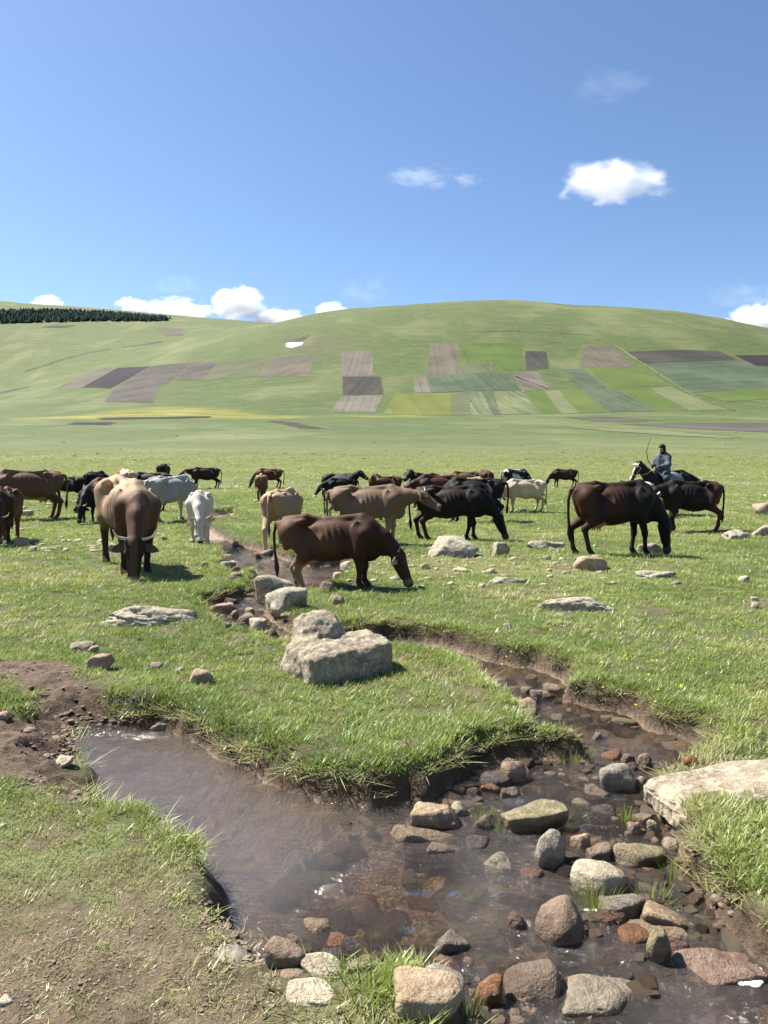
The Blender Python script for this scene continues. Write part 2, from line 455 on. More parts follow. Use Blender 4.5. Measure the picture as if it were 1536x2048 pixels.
def mat_rock(name, base, dark, pale, lichen=0.0, wet=0.0, moss=0.0):
    g = G(name); P = g.objc
    oi = g.new('ObjectInfo')
    off = g.new('VectorMath', operation='ADD'); g.lk(P, off.inputs[0])
    sc_ = g.new('VectorMath', operation='SCALE'); sc_.inputs[0].default_value = (13, 7, 31); g.lk(oi.outputs['Random'], sc_.inputs[3]); g.lk(sc_.outputs[0], off.inputs[1])
    P = off.outputs[0]
    a = g.noise(P, 4.5, 6, .62, .3); b = g.noise(P, 30, 5, .7); c = g.noise(P, 110, 3, .6)
    col = g.mix(g.val(a, .3, .7), dark, base)
    col = g.mix(g.val(b, .45, .75, 0, .8), col, pale)
    col = g.mix(g.val(b, .25, .42, .6, 0), col, tuple(x * .45 for x in dark))
    if lichen:
        lz = g.noise(P, 14, 8, .8, .5)
        col = g.mix(g.val(lz, .5, .56, 0, lichen), col, (0.52, 0.49, 0.38))
        col = g.mix(g.val(g.noise(P, 20, 7, .8, .8), .57, .62, 0, lichen * .9), col, (0.055, 0.052, 0.042))
    if moss:
        col = g.mix(g.val(g.noise(P, 6, 5, .7), .48, .62, 0, moss), col, (0.085, 0.075, 0.022))
    rough = .9
    if wet:                                             # the band the water keeps wet, just above its level
        sep = g.new('SeparateXYZ'); g.lk(g.pos, sep.inputs[0])
        wl = g.math('ADD', sep.outputs[2], g.math('MULTIPLY', g.math('SUBTRACT', a, .5), .06))
        wf = g.val(wl, WZ + .03, WZ + .07, wet, 0)
        col = g.mix(wf, col, g.mix(.5, col, (0.035, 0.020, 0.012)))
        rough = g.math('SUBTRACT', .88, g.math('MULTIPLY', wf, .6))
    h = g.math('ADD', g.math('MULTIPLY', b, 1.0), g.math('MULTIPLY', c, .35))
    g.pbsdf(col, rough, .3, g.bump(h, 1.0, .022))
    return g.m
def mat_hide():
    g = G('cow_hide'); c = g.attr('hide').outputs['Color']; P = g.objc
    hr = g.noise(g.mapv(P, (26, 60, 60)), 1.0, 4, .7)
    pt = g.noise(P, 4.0, 5, .65)
    col = g.mix(g.val(hr, .3, .75, 0, .35), c, g.mix(.5, c, (0.0, 0.0, 0.0)))
    col = g.mix(g.val(pt, .5, .7, 0, .4), col, g.mix(.5, c, (0.24, 0.17, 0.11), 'OVERLAY'))
    g.pbsdf(col, g.val(hr, .3, .7, .58, .8), .20, g.bump(hr, .35, .012))
    return g.m
def flat(name, col, rough=.7, spec=.3, nscale=0, var=.3, **kw):
    g = G(name)
    c = col
    if nscale:
        nz = g.noise(g.objc, nscale, 5, .65)
        c = g.mix(g.val(nz, .3, .7), tuple(x * (1 - var) for x in col), tuple(min(1, x * (1 + var)) for x in col))
        g.pbsdf(c, rough, spec, g.bump(nz, .3, .01), **kw)
    else: g.pbsdf(c, rough, spec, **kw)
    return g.m
def mat_field(name, a, b, stripe, amp=.6):
    g = G(name); P = g.pos
    f = g.attr('furrow').outputs['Fac']
    cb = g.new('CombineXYZ'); g.lk(f, cb.inputs[0])
    s1 = g.noise(cb.outputs[0], stripe * .26, 4, .7)
    s2 = g.noise(P, .05, 6, .7); s3 = g.noise(g.mapv(P, (.35, .35, .35)), 1, 4, .7)
    k = g.math('ADD', g.math('MULTIPLY', g.val(s1, .42, .58), amp), g.math('MULTIPLY', g.val(s2, .3, .7), 1 - amp))
    col = g.mix(k, a, b)
    col = g.mix(g.val(s3, .5, .7, 0, .45), col, tuple(x * .55 for x in a))
    col = g.mix(g.val(g.noise(P, .018, 3), .42, .62, 0, .5), col, tuple(x * 1.3 for x in b))
    col = g.mix(g.val(g.noise(cb.outputs[0], stripe * .75, 2, .5), .54, .60, 0, amp * .7), col, tuple(x * .62 for x in a))
    col = g.mix(g.val(g.attr('edge').outputs['Fac'], .45, .8, 0, .75), col, (0.105, 0.118, 0.050))
    g.pbsdf(col, .95, .15); return g.m
MAT = dict(
    ground=mat_ground(), water=mat_water(), hide=mat_hide(), tuft=mat_tuft(),
    grass=mat_grass('grass_blades', GREEN),
    horn=flat('horn', (0.55, 0.47, 0.34), .45, .4, 18, .25), horn_dark=flat('dark_horn', (0.10, 0.085, 0.07), .45, .4, 18, .3),
    eye=flat('eye', (0.012, 0.009, 0.007), .12, .6), hoof=flat('hoof', (0.05, 0.042, 0.035), .6),
    ear_pale=flat('pale_ear', (0.34, 0.27, 0.20), .9, .1, 30, .3), tagy=flat('ear_tag', (0.75, 0.62, 0.12), .5), tagw=flat('white_ear_tag', (0.8, 0.79, 0.74), .5),
    udder=flat('udder_skin', (0.42, 0.24, 0.17), .7, .3, 14, .2), hair=flat('dark_hair', (0.014, 0.011, 0.009), .7, .3, 30, .4),
)
ROCKM = dict(
    tan=mat_rock('tan_stone', (0.36, 0.265, 0.165), (0.20, 0.135, 0.082), (0.50, 0.40, 0.27), wet=1),
    pale=mat_rock('pale_stone', (0.44, 0.375, 0.26), (0.26, 0.21, 0.14), (0.58, 0.52, 0.39), .25, wet=1),
    grey=mat_rock('grey_stone', (0.235, 0.195, 0.15), (0.12, 0.10, 0.085), (0.38, 0.33, 0.26), .2, wet=1),
    brown=mat_rock('brown_stone', (0.245, 0.182, 0.125), (0.130, 0.090, 0.062), (0.30, 0.215, 0.155), wet=1),
    red=mat_rock('red_brown_stone', (0.160, 0.086, 0.058), (0.080, 0.042, 0.030), (0.25, 0.150, 0.10), wet=1),
    orange=mat_rock('rusty_stone', (0.26, 0.115, 0.045), (0.12, 0.05, 0.022), (0.36, 0.19, 0.09), wet=1),
    dark=mat_rock('dark_stone', (0.085, 0.066, 0.054), (0.040, 0.031, 0.026), (0.16, 0.13, 0.105), wet=1),
    pink=mat_rock('pinkish_stone', (0.40, 0.285, 0.205), (0.24, 0.145, 0.105), (0.52, 0.42, 0.33), wet=1),
    olive=mat_rock('mossy_stone', (0.24, 0.20, 0.115), (0.12, 0.10, 0.05), (0.40, 0.34, 0.22), wet=1, moss=.6),
    lichen=mat_rock('lichen_stone', (0.335, 0.285, 0.205), (0.18, 0.148, 0.105), (0.47, 0.42, 0.32), .7),
    boulder=mat_rock('boulder_stone', (0.31, 0.25, 0.17), (0.165, 0.122, 0.08), (0.45, 0.385, 0.28), .5),
)

BEDM = [mat_rock('bed_stone_%d' % i, c, tuple(x * .6 for x in c), tuple(x * 1.35 for x in c)) for i, c in enumerate([(.24, .16, .10), (.22, .12, .08), (.34, .26, .16), (.15, .12, .09), (.26, .22, .12), (.20, .14, .10), (.30, .16, .08)])]
# ------------------------------------------------------------------ the ground, one sheet to the horizon
def build_ground():
    ys = np.concatenate([[-3400, -900, -260, -80, -30, -12, -6, -3.5], np.linspace(-2, 1.2, 26), np.geomspace(1.2, 60, 720)[1:], np.geomspace(60, 4350, 430)[1:]])
    uc = np.linspace(-1, 1, 421); t = (np.arange(1, 15) / 14.0) ** 2.6
    R = len(ys); wd = np.where(ys > 0, 0.62 * np.maximum(ys, 0) + 2.4, 2.4)
    left = -(wd[:, None] + (3600 - wd[:, None]) * t[None, ::-1]); mid = wd[:, None] * uc[None]; right = wd[:, None] + (3600 - wd[:, None]) * t[None]
    X = np.concatenate([left, mid, right], 1); Y = np.repeat(ys[:, None], X.shape[1], 1)
    Z = height(X, Y)
    C = X.shape[1]
    idx = np.arange(R * C).reshape(R, C)
    F = np.stack([idx[:-1, :-1], idx[:-1, 1:], idx[1:, 1:], idx[1:, :-1]], -1).reshape(-1, 4)
    x, y, z = X.ravel(), Y.ravel(), Z.ravel()
    mud, bed, dry, yel = ground_masks(x, y, z)
    sd = stream_sd(x, y); damp_shade = np.zeros(len(x)); i = sd < 2
    damp_shade[i] = np.maximum(.7 * sstep(.08, -.06, poly_sd(EDGE, x[i], y[i]) + .1 * fbm(x[i] * 6, y[i] * 6, 3, 117)), np.maximum(.75 * sstep(.22, .02, sd[i]), .8 * sstep(.5, .12, sd[i] + .25 * fbm(x[i] * 5, y[i] * 5, 3, 113)) * sstep(.1, -.1, poly_sd(MUD, x[i], y[i]))))  # bank strip includes painted shade of the grass overhang; mud areas are damp
    me = mesh_np('ground', np.stack([x, y, z], 1), F, MAT['ground'], True, dict(mud=mud, yellow=yel, bed=bed, dry=dry, damp_shade=damp_shade))
    return tag(obj('ground', me), kind='structure')
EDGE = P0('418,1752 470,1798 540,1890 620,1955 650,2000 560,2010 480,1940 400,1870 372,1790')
YB = [(u, v) for u, v in ((40, 836), (170, 829), (262, 815), (330, 812), (480, 818), (540, 829), (640, 832), (690, 829), (760, 830), (830, 826), (880, 831), (880, 836), (40, 838))]
def ground_masks(x, y, z):
    n = len(x); sd = stream_sd(x, y); nz = fbm(x * 1.5, y * 1.5, 4, 101); nf = fbm(x * 6, y * 6, 3, 103)
    near = y < 40
    mud = np.zeros(n); bed = np.zeros(n); dry = np.zeros(n); yel = np.zeros(n)
    i = near
    def inside(poly, soft): return sstep(soft, -soft, poly_sd(poly, x[i], y[i]) + .16 * nz[i] + .06 * nf[i])
    m = inside(MUD, .12) * (1 - inside(MUDHOLE, .12))
    m = np.maximum(m, .92 * inside(DIRT, .25)); m = np.maximum(m, inside(EDGE, .10)); m = np.maximum(m, inside(DIRTR, .08)); m = np.maximum(m, .7 * inside(LIP, .08))
    m = np.maximum(m, .85 * inside(TRAMPLE, .3) * sstep(-.5, .05, nz[i] + nf[i])); m = np.maximum(m, .62 * sstep(24, 9, y[i]) * sstep(-.15, .25, nf[i] + .4 * nz[i]))
    m = np.maximum(m, .45 * inside(RUBBLE, .4) * sstep(-.1, .2, nf[i]))
    m = np.maximum(m, sstep(.09, .04, sd[i] + .05 * nf[i]))
    mud[i] = m
    bed[i] = sstep(.03, -.05, sd[i]) * sstep(WZ + .05, WZ - .02, z[i])
    dry[i] = np.clip(.55 * inside(TRAMPLE, .4) + .8 * inside(RUBBLE, .6) + .5 * sstep(.1, .5, nz[i]), 0, 1)
    f = (y > 40)
    dry[f] = .50 * sstep(460, 60, y[f]) + .45 * sstep(.0, .5, fbm(x[f] / 60, y[f] / 110, 4, 107)) + .25 * sstep(1000, 1450, y[f])
    g = (y > 350) & (y < 1000)
    poly = [(h.x, h.y) for h in (hit(u, v) for u, v in YB)]
    yel[g] = .30 * sstep(10, -34, poly_sd(poly, x[g], y[g]) + 22 * fbm(x[g] / 40, y[g] / 70, 3, 109))
    # a bare brown patch beside the snow
    c = hit(640, 686); b = (y > 900) & (y < 1500)
    mud[b] = .55 * np.exp(-(((x[b] - c.x) / 62) ** 2 + ((y[b] - c.y) / 55) ** 2)) * sstep(-.6, .3, fbm(x[b] / 20, y[b] / 20, 3, 111))
    return mud, bed, dry, yel
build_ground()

CALM = P0('60,1430 360,1455 520,1530 700,1605 620,1660 520,1700 460,1760 300,1700')
def build_water():
    h = 0.03
    xs = np.arange(-5.6, 5.2, h); ys = np.arange(1.2, 17.5, h)
    X, Y = np.meshgrid(xs, ys); sd = stream_sd(X, Y)
    keep = sd < 0.16
    cell = keep[:-1, :-1] & keep[1:, :-1] & keep[:-1, 1:] & keep[1:, 1:]
    rif = sstep(-.15, .55, poly_sd(CALM, X, Y)) * (.55 + .45 * sstep(-.2, .25, fbm(X * 1.4, Y * 1.4, 3, 121)))
    rif = np.clip(rif, .04, 1)
    Z = WZ + rif * (.020 * fbm(X * 5, Y * 7, 3, 123) + .007 * vnoise(X * 17, Y * 21, 124))
    idx = -np.ones(X.shape, int); used = np.zeros(X.shape, bool)
    for a in (slice(None, -1), slice(1, None)):
        for b in (slice(None, -1), slice(1, None)): used[a, b] |= cell
    idx[used] = np.arange(used.sum())
    F = np.stack([idx[:-1, :-1][cell], idx[:-1, 1:][cell], idx[1:, 1:][cell], idx[1:, :-1][cell]], -1)
    V = np.stack([X[used], Y[used], Z[used]], 1)
    return tag(obj('stream_water', mesh_np('stream_water', V, F, MAT['water'], True, dict(riffle=rif[used]))), kind='structure')
build_water()

# ------------------------------------------------------------------ fields on the hill and the plain
FM = dict(
    purple=mat_field('dark_purple_soil', (0.018, 0.0145, 0.017), (0.034, 0.028, 0.032), .5, .5),
    brown=mat_field('brown_soil', (0.046, 0.039, 0.034), (0.092, 0.080, 0.068), .45, .6),
    tan=mat_field('tan_soil', (0.092, 0.080, 0.064), (0.142, 0.126, 0.102), .45, .5),
    greybrown=mat_field('grey_brown_soil', (0.076, 0.066, 0.050), (0.112, 0.100, 0.074), .4, .5),
    dark=mat_field('dark_soil', (0.030, 0.029, 0.026), (0.058, 0.056, 0.046), .5, .55),
    greygreen=mat_field('sprouting_soil', (0.068, 0.076, 0.042), (0.092, 0.100, 0.054), .35, .5),
    green=mat_field('green_crop', (0.056, 0.086, 0.022), (0.075, 0.108, 0.028), .3, .4),
    bluegreen=mat_field('blue_green_crop', (0.042, 0.062, 0.036), (0.080, 0.102, 0.060), .35, .5),
    bright=mat_field('bright_green_crop', (0.062, 0.092, 0.024), (0.082, 0.112, 0.030), .2, .3),
    yellow=mat_field('yellow_green_meadow', (0.080, 0.100, 0.026), (0.118, 0.124, 0.032), .15, .25),
    pale=mat_field('pale_stubble', (0.095, 0.110, 0.050), (0.130, 0.140, 0.070), .4, .5),
    striped=mat_field('striped_crop', (0.042, 0.066, 0.028), (0.150, 0.165, 0.090), 1.0, .9),
    stripebrown=mat_field('striped_soil', (0.030, 0.022, 0.018), (0.165, 0.140, 0.115), .8, .9),
    snow=flat('snow', (0.85, 0.86, 0.86), .9, .2, .3, .06), scar=mat_field('dark_scar', (0.030, 0.034, 0.022), (0.085, 0.085, 0.06), .3, .4),
)
def field(name, px, m, label, across='top', lift=.40):
    q = [tuple(map(float, s.split(','))) for s in px.split()]
    P = [hit(u, v) for u, v in q]
    bm = bmesh.new()
    bm.faces.new([bm.verts.new((p.x, p.y, 0)) for p in P])
    bmesh.ops.triangulate(bm, faces=bm.faces[:])
    for _ in range(7):
        L = [e for e in bm.edges if e.calc_length() > 5.5]
        if not L or len(bm.verts) > 9000: break
        bmesh.ops.subdivide_edges(bm, edges=L, cuts=1); bmesh.ops.triangulate(bm, faces=bm.faces[:])
    bmesh.ops.recalc_face_normals(bm, faces=bm.faces[:])
    if sum(f.normal.z for f in bm.faces) < 0: bmesh.ops.reverse_faces(bm, faces=bm.faces[:])
    V = np.array([v.co[:] for v in bm.verts])
    A, B = P[0], P[1]
    ax = np.array([B.x - A.x, B.y - A.y]); ax /= np.linalg.norm(ax)
    if across == 'side': ax = np.array([-ax[1], ax[0]])
    fur = V[:, 0] * ax[0] + V[:, 1] * ax[1]
    # ragged margins
    e = np.array([len(v.link_faces) < 2 or v.is_boundary for v in bm.verts])
    V[e, 0] += 2.2 * fbm(V[e, 0] / 9, V[e, 1] / 9, 3, 131); V[e, 1] += 2.2 * fbm(V[e, 0] / 9, V[e, 1] / 9, 3, 137)
    V[:, 2] = height(V[:, 0], V[:, 1]) + lift * .42
    bm.verts.index_update()
    F = np.array([[v.index for v in f.verts] for f in bm.faces])
    bm.free()
    o = obj(name, mesh_np(name, V, F, FM[m], True, dict(furrow=fur, edge=e.astype(float))))
    return tag(o, label, kind='structure')
F_ = field
F_('ploughed_field', '105,779 200,737 235,736 162,776', 'greybrown', 'narrow grey brown field, leftmost strip on the foot of the hill')
F_('ploughed_field', '162,776 235,736 302,732 220,778', 'purple', 'blackish purple ploughed field near the left edge of the hill', lift=.6)
F_('ploughed_field', '302,732 382,726 350,757 315,777 307,806 207,804 225,780', 'brown', 'long brown ploughed field running downhill right of the purple field', lift=.5)
F_('ploughed_field', '382,726 440,723 400,760 350,761', 'brown', 'small brown ploughed field between the long brown and the grey green field', lift=.7)
F_('sprouting_field', '440,723 540,715 510,755 400,761', 'greygreen', 'pale grey green field left of the grey brown one', lift=.5)
F_('ploughed_field', '542,715 632,708 617,754 512,755', 'greybrown', 'grey brown ploughed field below the snow patch')
F_('ploughed_field', '682,705 745,701 748,752 682,753', 'tan', 'pinkish grey field, top of the stack of three fields')
F_('ploughed_field', '683,754 762,753 768,789 685,791', 'dark', 'dark grey field, middle of the stack of three fields', lift=.6)
F_('ploughed_field', '685,792 767,791 750,824 660,824', 'tan', 'tan ploughed field, lowest of the stack of three fields')
F_('sprouting_field', '861,688 918,686 913,749 852,751', 'greybrown', 'tall brownish field standing upright in the middle of the hill')
F_('sprouting_field', '916,727 982,724 983,745 915,749', 'greygreen', 'small grey green field just right of the tall brownish field', lift=.6)
F_('green_field', '920,688 1046,686 1048,738 983,745 982,724 917,727', 'green', 'fresh green field between the tall brownish field and the dark square field')
F_('ploughed_field', '826,754 853,753 862,785 829,786', 'tan', 'smallest tan field at the left end of the long dark green field')
F_('crop_field', '854,752 1028,746 1043,781 863,785', 'bluegreen', 'long dark blue green crop field across the middle of the hill', lift=.8)
F_('ploughed_field', '1028,746 1074,743 1102,779 1043,781', 'stripebrown', 'dark field with brown and pale furrows')
F_('ploughed_field', '1049,702 1093,703 1099,738 1051,741', 'dark', 'small dark square field high on the hill', lift=.7)
F_('ploughed_field', '1163,690 1220,691 1273,734 1159,736', 'greybrown', 'grey brown field with a pale scratch left of the wide dark field')
F_('crop_field', '1293,730 1483,722 1560,735 1560,777 1388,785 1310,745', 'bluegreen', 'wide blue green field with level stripes at the right', 'side', .5)
F_('ploughed_field', '1245,704 1438,702 1483,722 1293,730', 'dark', 'wide dark grey field at the upper right of the hill', 'side', .7)
F_('ploughed_field', '1468,711 1575,711 1575,733 1513,733', 'purple', 'blackish field cut by the right edge of the photo', 'side', .9)
F_('crop_field', '1118,738 1168,738 1218,779 1163,780', 'bluegreen', 'slanting grey green strip left of the bright green field', lift=.6)
F_('green_field', '1173,737 1278,735 1338,770 1220,779', 'bright', 'bright green field in the right half of the hill', lift=.5)
F_('meadow_strip', '790,788 902,786 902,831 765,828', 'yellow', 'yellow green meadow at the foot of the hill beside the strips')
F_('crop_strip', '902,786 938,783 943,830 903,831', 'greygreen', 'grey green strip, leftmost of the strips at the hill foot', lift=.7)
F_('crop_strip', '938,783 968,783 988,830 943,830', 'striped', 'strip with strong pale and dark stripes at the hill foot', lift=.5)
F_('crop_strip', '969,783 985,783 1003,829 988,830', 'bluegreen', 'thin dark strip right of the strongly striped one', lift=.6)
F_('crop_strip', '986,783 1013,782 1040,828 1004,829', 'pale', 'pale strip right of the thin dark strip', lift=.5)
F_('crop_strip', '1013,782 1048,781 1084,828 1040,829', 'striped', 'fainter striped strip right of the pale strip', lift=.6)
F_('crop_strip', '1048,781 1088,781 1128,828 1084,828', 'green', 'green strip between the striped and the stubble strip', lift=.4)
F_('crop_strip', '1088,781 1118,780 1158,826 1128,828', 'pale', 'stubble coloured strip in the middle of the fan of strips', lift=.6)
F_('crop_strip', '1118,780 1163,780 1220,825 1158,826', 'bright', 'light green strip left of the widest grey green strip', lift=.5)
F_('crop_strip', '1163,780 1233,778 1323,823 1220,825', 'bluegreen', 'widest grey green strip of the fan of strips', lift=.7)
F_('crop_strip', '1233,778 1296,776 1378,821 1323,823', 'bright', 'bright green slanting strip under the bright green field', lift=.6)
F_('crop_strip', '1298,776 1343,774 1468,820 1380,821', 'pale', 'pale slanting strip, rightmost of the fan of strips', lift=.5)
F_('green_field', '1393,787 1575,774 1575,795 1453,804', 'bright', 'bright green field under the wide blue green field', 'side', .6)
F_('ploughed_field', '133,849 145,845 232,845 222,851', 'purple', 'small black ploughed patch on the plain at the left')
F_('ploughed_field', '194,836 425,833 420,836 200,840', 'purple', 'long thin black ploughed strip under the yellow flowers')
F_('ploughed_field', '532,842 565,842 655,858 600,857', 'dark', 'dark slanting ploughed patch in the middle of the plain')
F_('ploughed_field', '1128,834 1230,834 1330,841 1200,844', 'brown', 'brown ploughed sliver on the plain under the strips')
F_('ploughed_field', '1243,849 1380,846 1575,847 1575,867 1400,859', 'brown', 'long brown ploughed field on the plain behind the rider')
F_('stubble_field', '1118,852 1318,862 1483,875 1458,877 1218,863', 'pale', 'long pale stubble strip on the plain left of the rider')
F_('ploughed_field', '82,655 100,651 152,651 132,656', 'dark', 'tiny dark field under the pine wood', lift=.9)
F_('ploughed_field', '313,657 362,656 366,671 335,673', 'greybrown', 'small brown field on the far left hill right of the pine wood', lift=.9)
F_('snow_patch', '571,687 588,685 606,686 603,691 582,696 572,693', 'snow', 'small bright white snow patch on the hill', lift=1.2)
F_('rocky_scar', '562,681 580,677 600,674 612,671 622,669 610,679 590,684 566,685', 'scar', 'dark rocky scar just above the white snow patch', lift=1.0)

F_('gully', '48,742 110,722 165,707 222,697 222,699.5 165,710 110,726 48,745', 'scar', 'dark winding gully across the left slope')
F_('gully', '-20,786 60,771 60,774 -20,790', 'scar', 'short dark gully at the left edge of the slope')
F_('gully', '245,693 272,690 327,682 327,684.5 272,693 245,696', 'scar', 'dark gully right of the winding one')
F_('gully', '962,663 1100,664 1180,669 1180,671 1100,666 962,664.8', 'scar', 'long faint ledge near the top of the main hill')
F_('gully', '960,686 1020,688 1020,690 960,688', 'scar', 'short ledge above the fresh green field')
F_('track', '1225,690 1300,738 1400,800 1470,822 1475,822 1405,801 1306,738 1231,690', 'pale', 'pale field track slanting down the right side of the hill', lift=1.3)

# ------------------------------------------------------------------ the pine wood
mt_crown = flat('pine_needles', (0.044, 0.070, 0.050), .9, .1, .25, .5); mt_trunk = flat('pine_bark', (0.06, 0.045, 0.035), .9, .1)
def pine_geo(h, r, seed, rings=4):
    rr = np.random.default_rng(seed); V = []; F = []
    for k in range(rings):
        z0 = h * (.16 + .70 * k / rings); z1 = min(h, z0 + h * .32); R = r * (1 - .72 * k / rings); n = 7
        b = len(V)
        for i in range(n):
            a = 2 * math.pi * (i + rr.random() * .6) / n; q = R * (.75 + .5 * rr.random())
            V.append((q * math.cos(a), q * math.sin(a), z0 + h * .05 * rr.normal()))
        V.append((r * .1 * rr.normal(), r * .1 * rr.normal(), z1))
        for i in range(n): F.append((b + i, b + (i + 1) % n, b + n))
    return V, F
PL = ['short pine third from the right end of the wood', 'pine second from the right end of the wood', 'rightmost big pine of the loose row at the end of the wood', 'outermost small pine at the right tip of the wood', 'fourth pine from the right tip of the wood', 'fifth pine from the right tip, at the lower edge of the wood', 'sixth pine from the right tip, at the lower edge of the wood', 'seventh pine from the right tip, at the lower edge of the wood']
def build_wood():
    top = np.interp; V = []; F = []
    us, vt, vb = [-260, 0, 100, 200, 280, 330, 345], [612, 619, 617, 621, 628, 633, 638], [652, 648, 645, 643, 643, 642, 640]
    n = 0; rr = np.random.default_rng(5)
    while n < 2500:
        u = rr.uniform(-250, 333); v = rr.uniform(top(u, us, vt) + 6, top(u, us, vb))
        p = hit(u, v)
        h = rr.uniform(11, 17); a, f = pine_geo(h, h * .36, n, 3); b = len(V)
        V += [(x + p.x, y + p.y, z + p.z - .3) for x, y, z in a]; F += [tuple(i + b for i in q) for q in f]; n += 1
    me = mesh_np('pine_wood', np.array(V), np.array(F), mt_crown, False)
    tag(obj('pine_wood', me), 'dense dark pine wood across the far left hill', 'wood', kind='stuff')
    tips = [(326, 641), (331, 639), (336, 640), (340, 638), (320, 643), (312, 643), (301, 644), (292, 645)]
    for i, (u, v) in enumerate(tips):
        p = hit(u, v); h = rr.uniform(9, 14)
        e = empty('pine_tree', p); a, f = pine_geo(h, h * .3, 900 + i, 5)
        obj('crown', mesh_np('crown', np.array(a), np.array(f), mt_crown, False), e)
        tv, tf = tube([(0, 0, -1), (0, 0, h * .5)], [.35, .2], 6); obj('trunk', mesh_py('trunk', tv, tf, mt_trunk), e)
        tag(e, PL[i], 'tree', 'loose pines at the end of the wood')
build_wood()

# ------------------------------------------------------------------ clouds
def mat_cloud(name, dens, thr, nscale, seed, soft=.35):
    g = G(name); P = g.objc
    ln = g.new('VectorMath', operation='LENGTH'); g.lk(P, ln.inputs[0])
    off = g.new('VectorMath', operation='ADD'); off.inputs[1].default_value = (seed * 3.7, seed * 1.3, seed * 2.1); g.lk(P, off.inputs[0])
    nz = g.noise(g.mapv(off.outputs[0], (1, 1, .8)), nscale * 1.15, 8, .6, .35)
    sep = g.new('SeparateXYZ'); g.lk(P, sep.inputs[0])
    f = g.math('SUBTRACT', g.math('MULTIPLY', g.math('SUBTRACT', nz, .5), 3.6), g.math('POWER', ln.outputs['Value'], 1.6))
    f = g.math('SUBTRACT', f, g.val(sep.outputs[2], -.25, -.75, 0, .8))
    d = g.math('MULTIPLY', g.val(f, thr, thr + soft, 0, 1), dens)
    d = g.math('MULTIPLY', d, g.val(ln.outputs['Value'], .8, 1.0, 1, 0))
    v = g.new('VolumePrincipled'); v.inputs['Color'].default_value = (1, 1, 1, 1); v.inputs['Anisotropy'].default_value = .2
    g.lk(d, v.inputs['Density']); g.lk(v.outputs[0], g.out.inputs['Volume'])
    return g.m
def cloud(u0, u1, v0, v1, y, dens, label, thr=-.55, nscale=2.0, seed=1, name='cumulus_cloud', soft=.35):
    c = at_dist((u0 + u1) / 2, (v0 + v1) / 2, y); k = c.length / FPX
    bm = bmesh.new(); bmesh.ops.create_icosphere(bm, subdivisions=3, radius=1.0)
    me = bpy.data.meshes.new(name); bm.to_mesh(me); bm.free()
    me.materials.append(mat_cloud(name, dens, thr, nscale, seed, soft))
    o = obj(name, me, loc=c)
    o.scale = ((u1 - u0) / 2 * k * 1.35, (u1 - u0) / 2 * k * .8, (v1 - v0) / 2 * k * 1.35)
    return tag(o, label, 'cloud', 'clouds in the blue sky')
CY = 7000.0
cloud(1140, 1312, 334, 408, CY, .0062, 'largest white cloud, floating alone high on the right', -.62, 1.7, 3, soft=.6)
cloud(776, 900, 338, 378, CY, .0010, 'faint thin cloud left of the biggest cloud, in mid sky', -.5, 2.0, 5, 'wispy_cloud')
cloud(905, 962, 346, 378, CY, .0015, 'small pale cloud scrap right of the faint thin cloud', -.5, 1.8, 6, 'wispy_cloud')
cloud(1160, 1300, 145, 200, CY, .00022, 'barely visible veil of cloud, highest in the sky', -.5, 1.8, 8, 'wispy_cloud')
CY = 9500.0
cloud(432, 522, 580, 644, CY, .012, 'tall white cloud above the dip between the two hills', -.75, 1.7, 11)
cloud(505, 612, 622, 666, CY, .010, 'low white cloud lying in the dip behind the hills', -.75, 1.9, 12)
cloud(300, 410, 600, 640, CY, .009, 'broad white cloud above the far left hill', -.7, 1.9, 13)
cloud(236, 292, 598, 632, CY, .010, 'small hazy cloud left of the broad white cloud', -.7, 1.8, 14)
cloud(70, 118, 594, 622, CY, .010, 'small cloud peeping over the crest above the pine wood', -.7, 1.8, 15)
cloud(636, 690, 607, 640, CY, .014, 'small cloud peeping over the left shoulder of the main hill', -.7, 1.8, 16)
cloud(1470, 1580, 616, 690, CY, .013, 'white cloud behind the hill slope at the right edge', -.75, 1.8, 17)
cloud(680, 780, 550, 620, CY, .0003, 'grey wisp of cloud above the left half of the main hill', -.45, 2.2, 18, 'wispy_cloud')
cloud(300, 410, 552, 592, CY, .00025, 'grey wisp of cloud above the far left hill', -.45, 2.2, 19, 'wispy_cloud')
cloud(1425, 1545, 566, 622, CY, .0003, 'grey wisp of cloud above the cloud at the right edge', -.45, 2.2, 20, 'wispy_cloud')

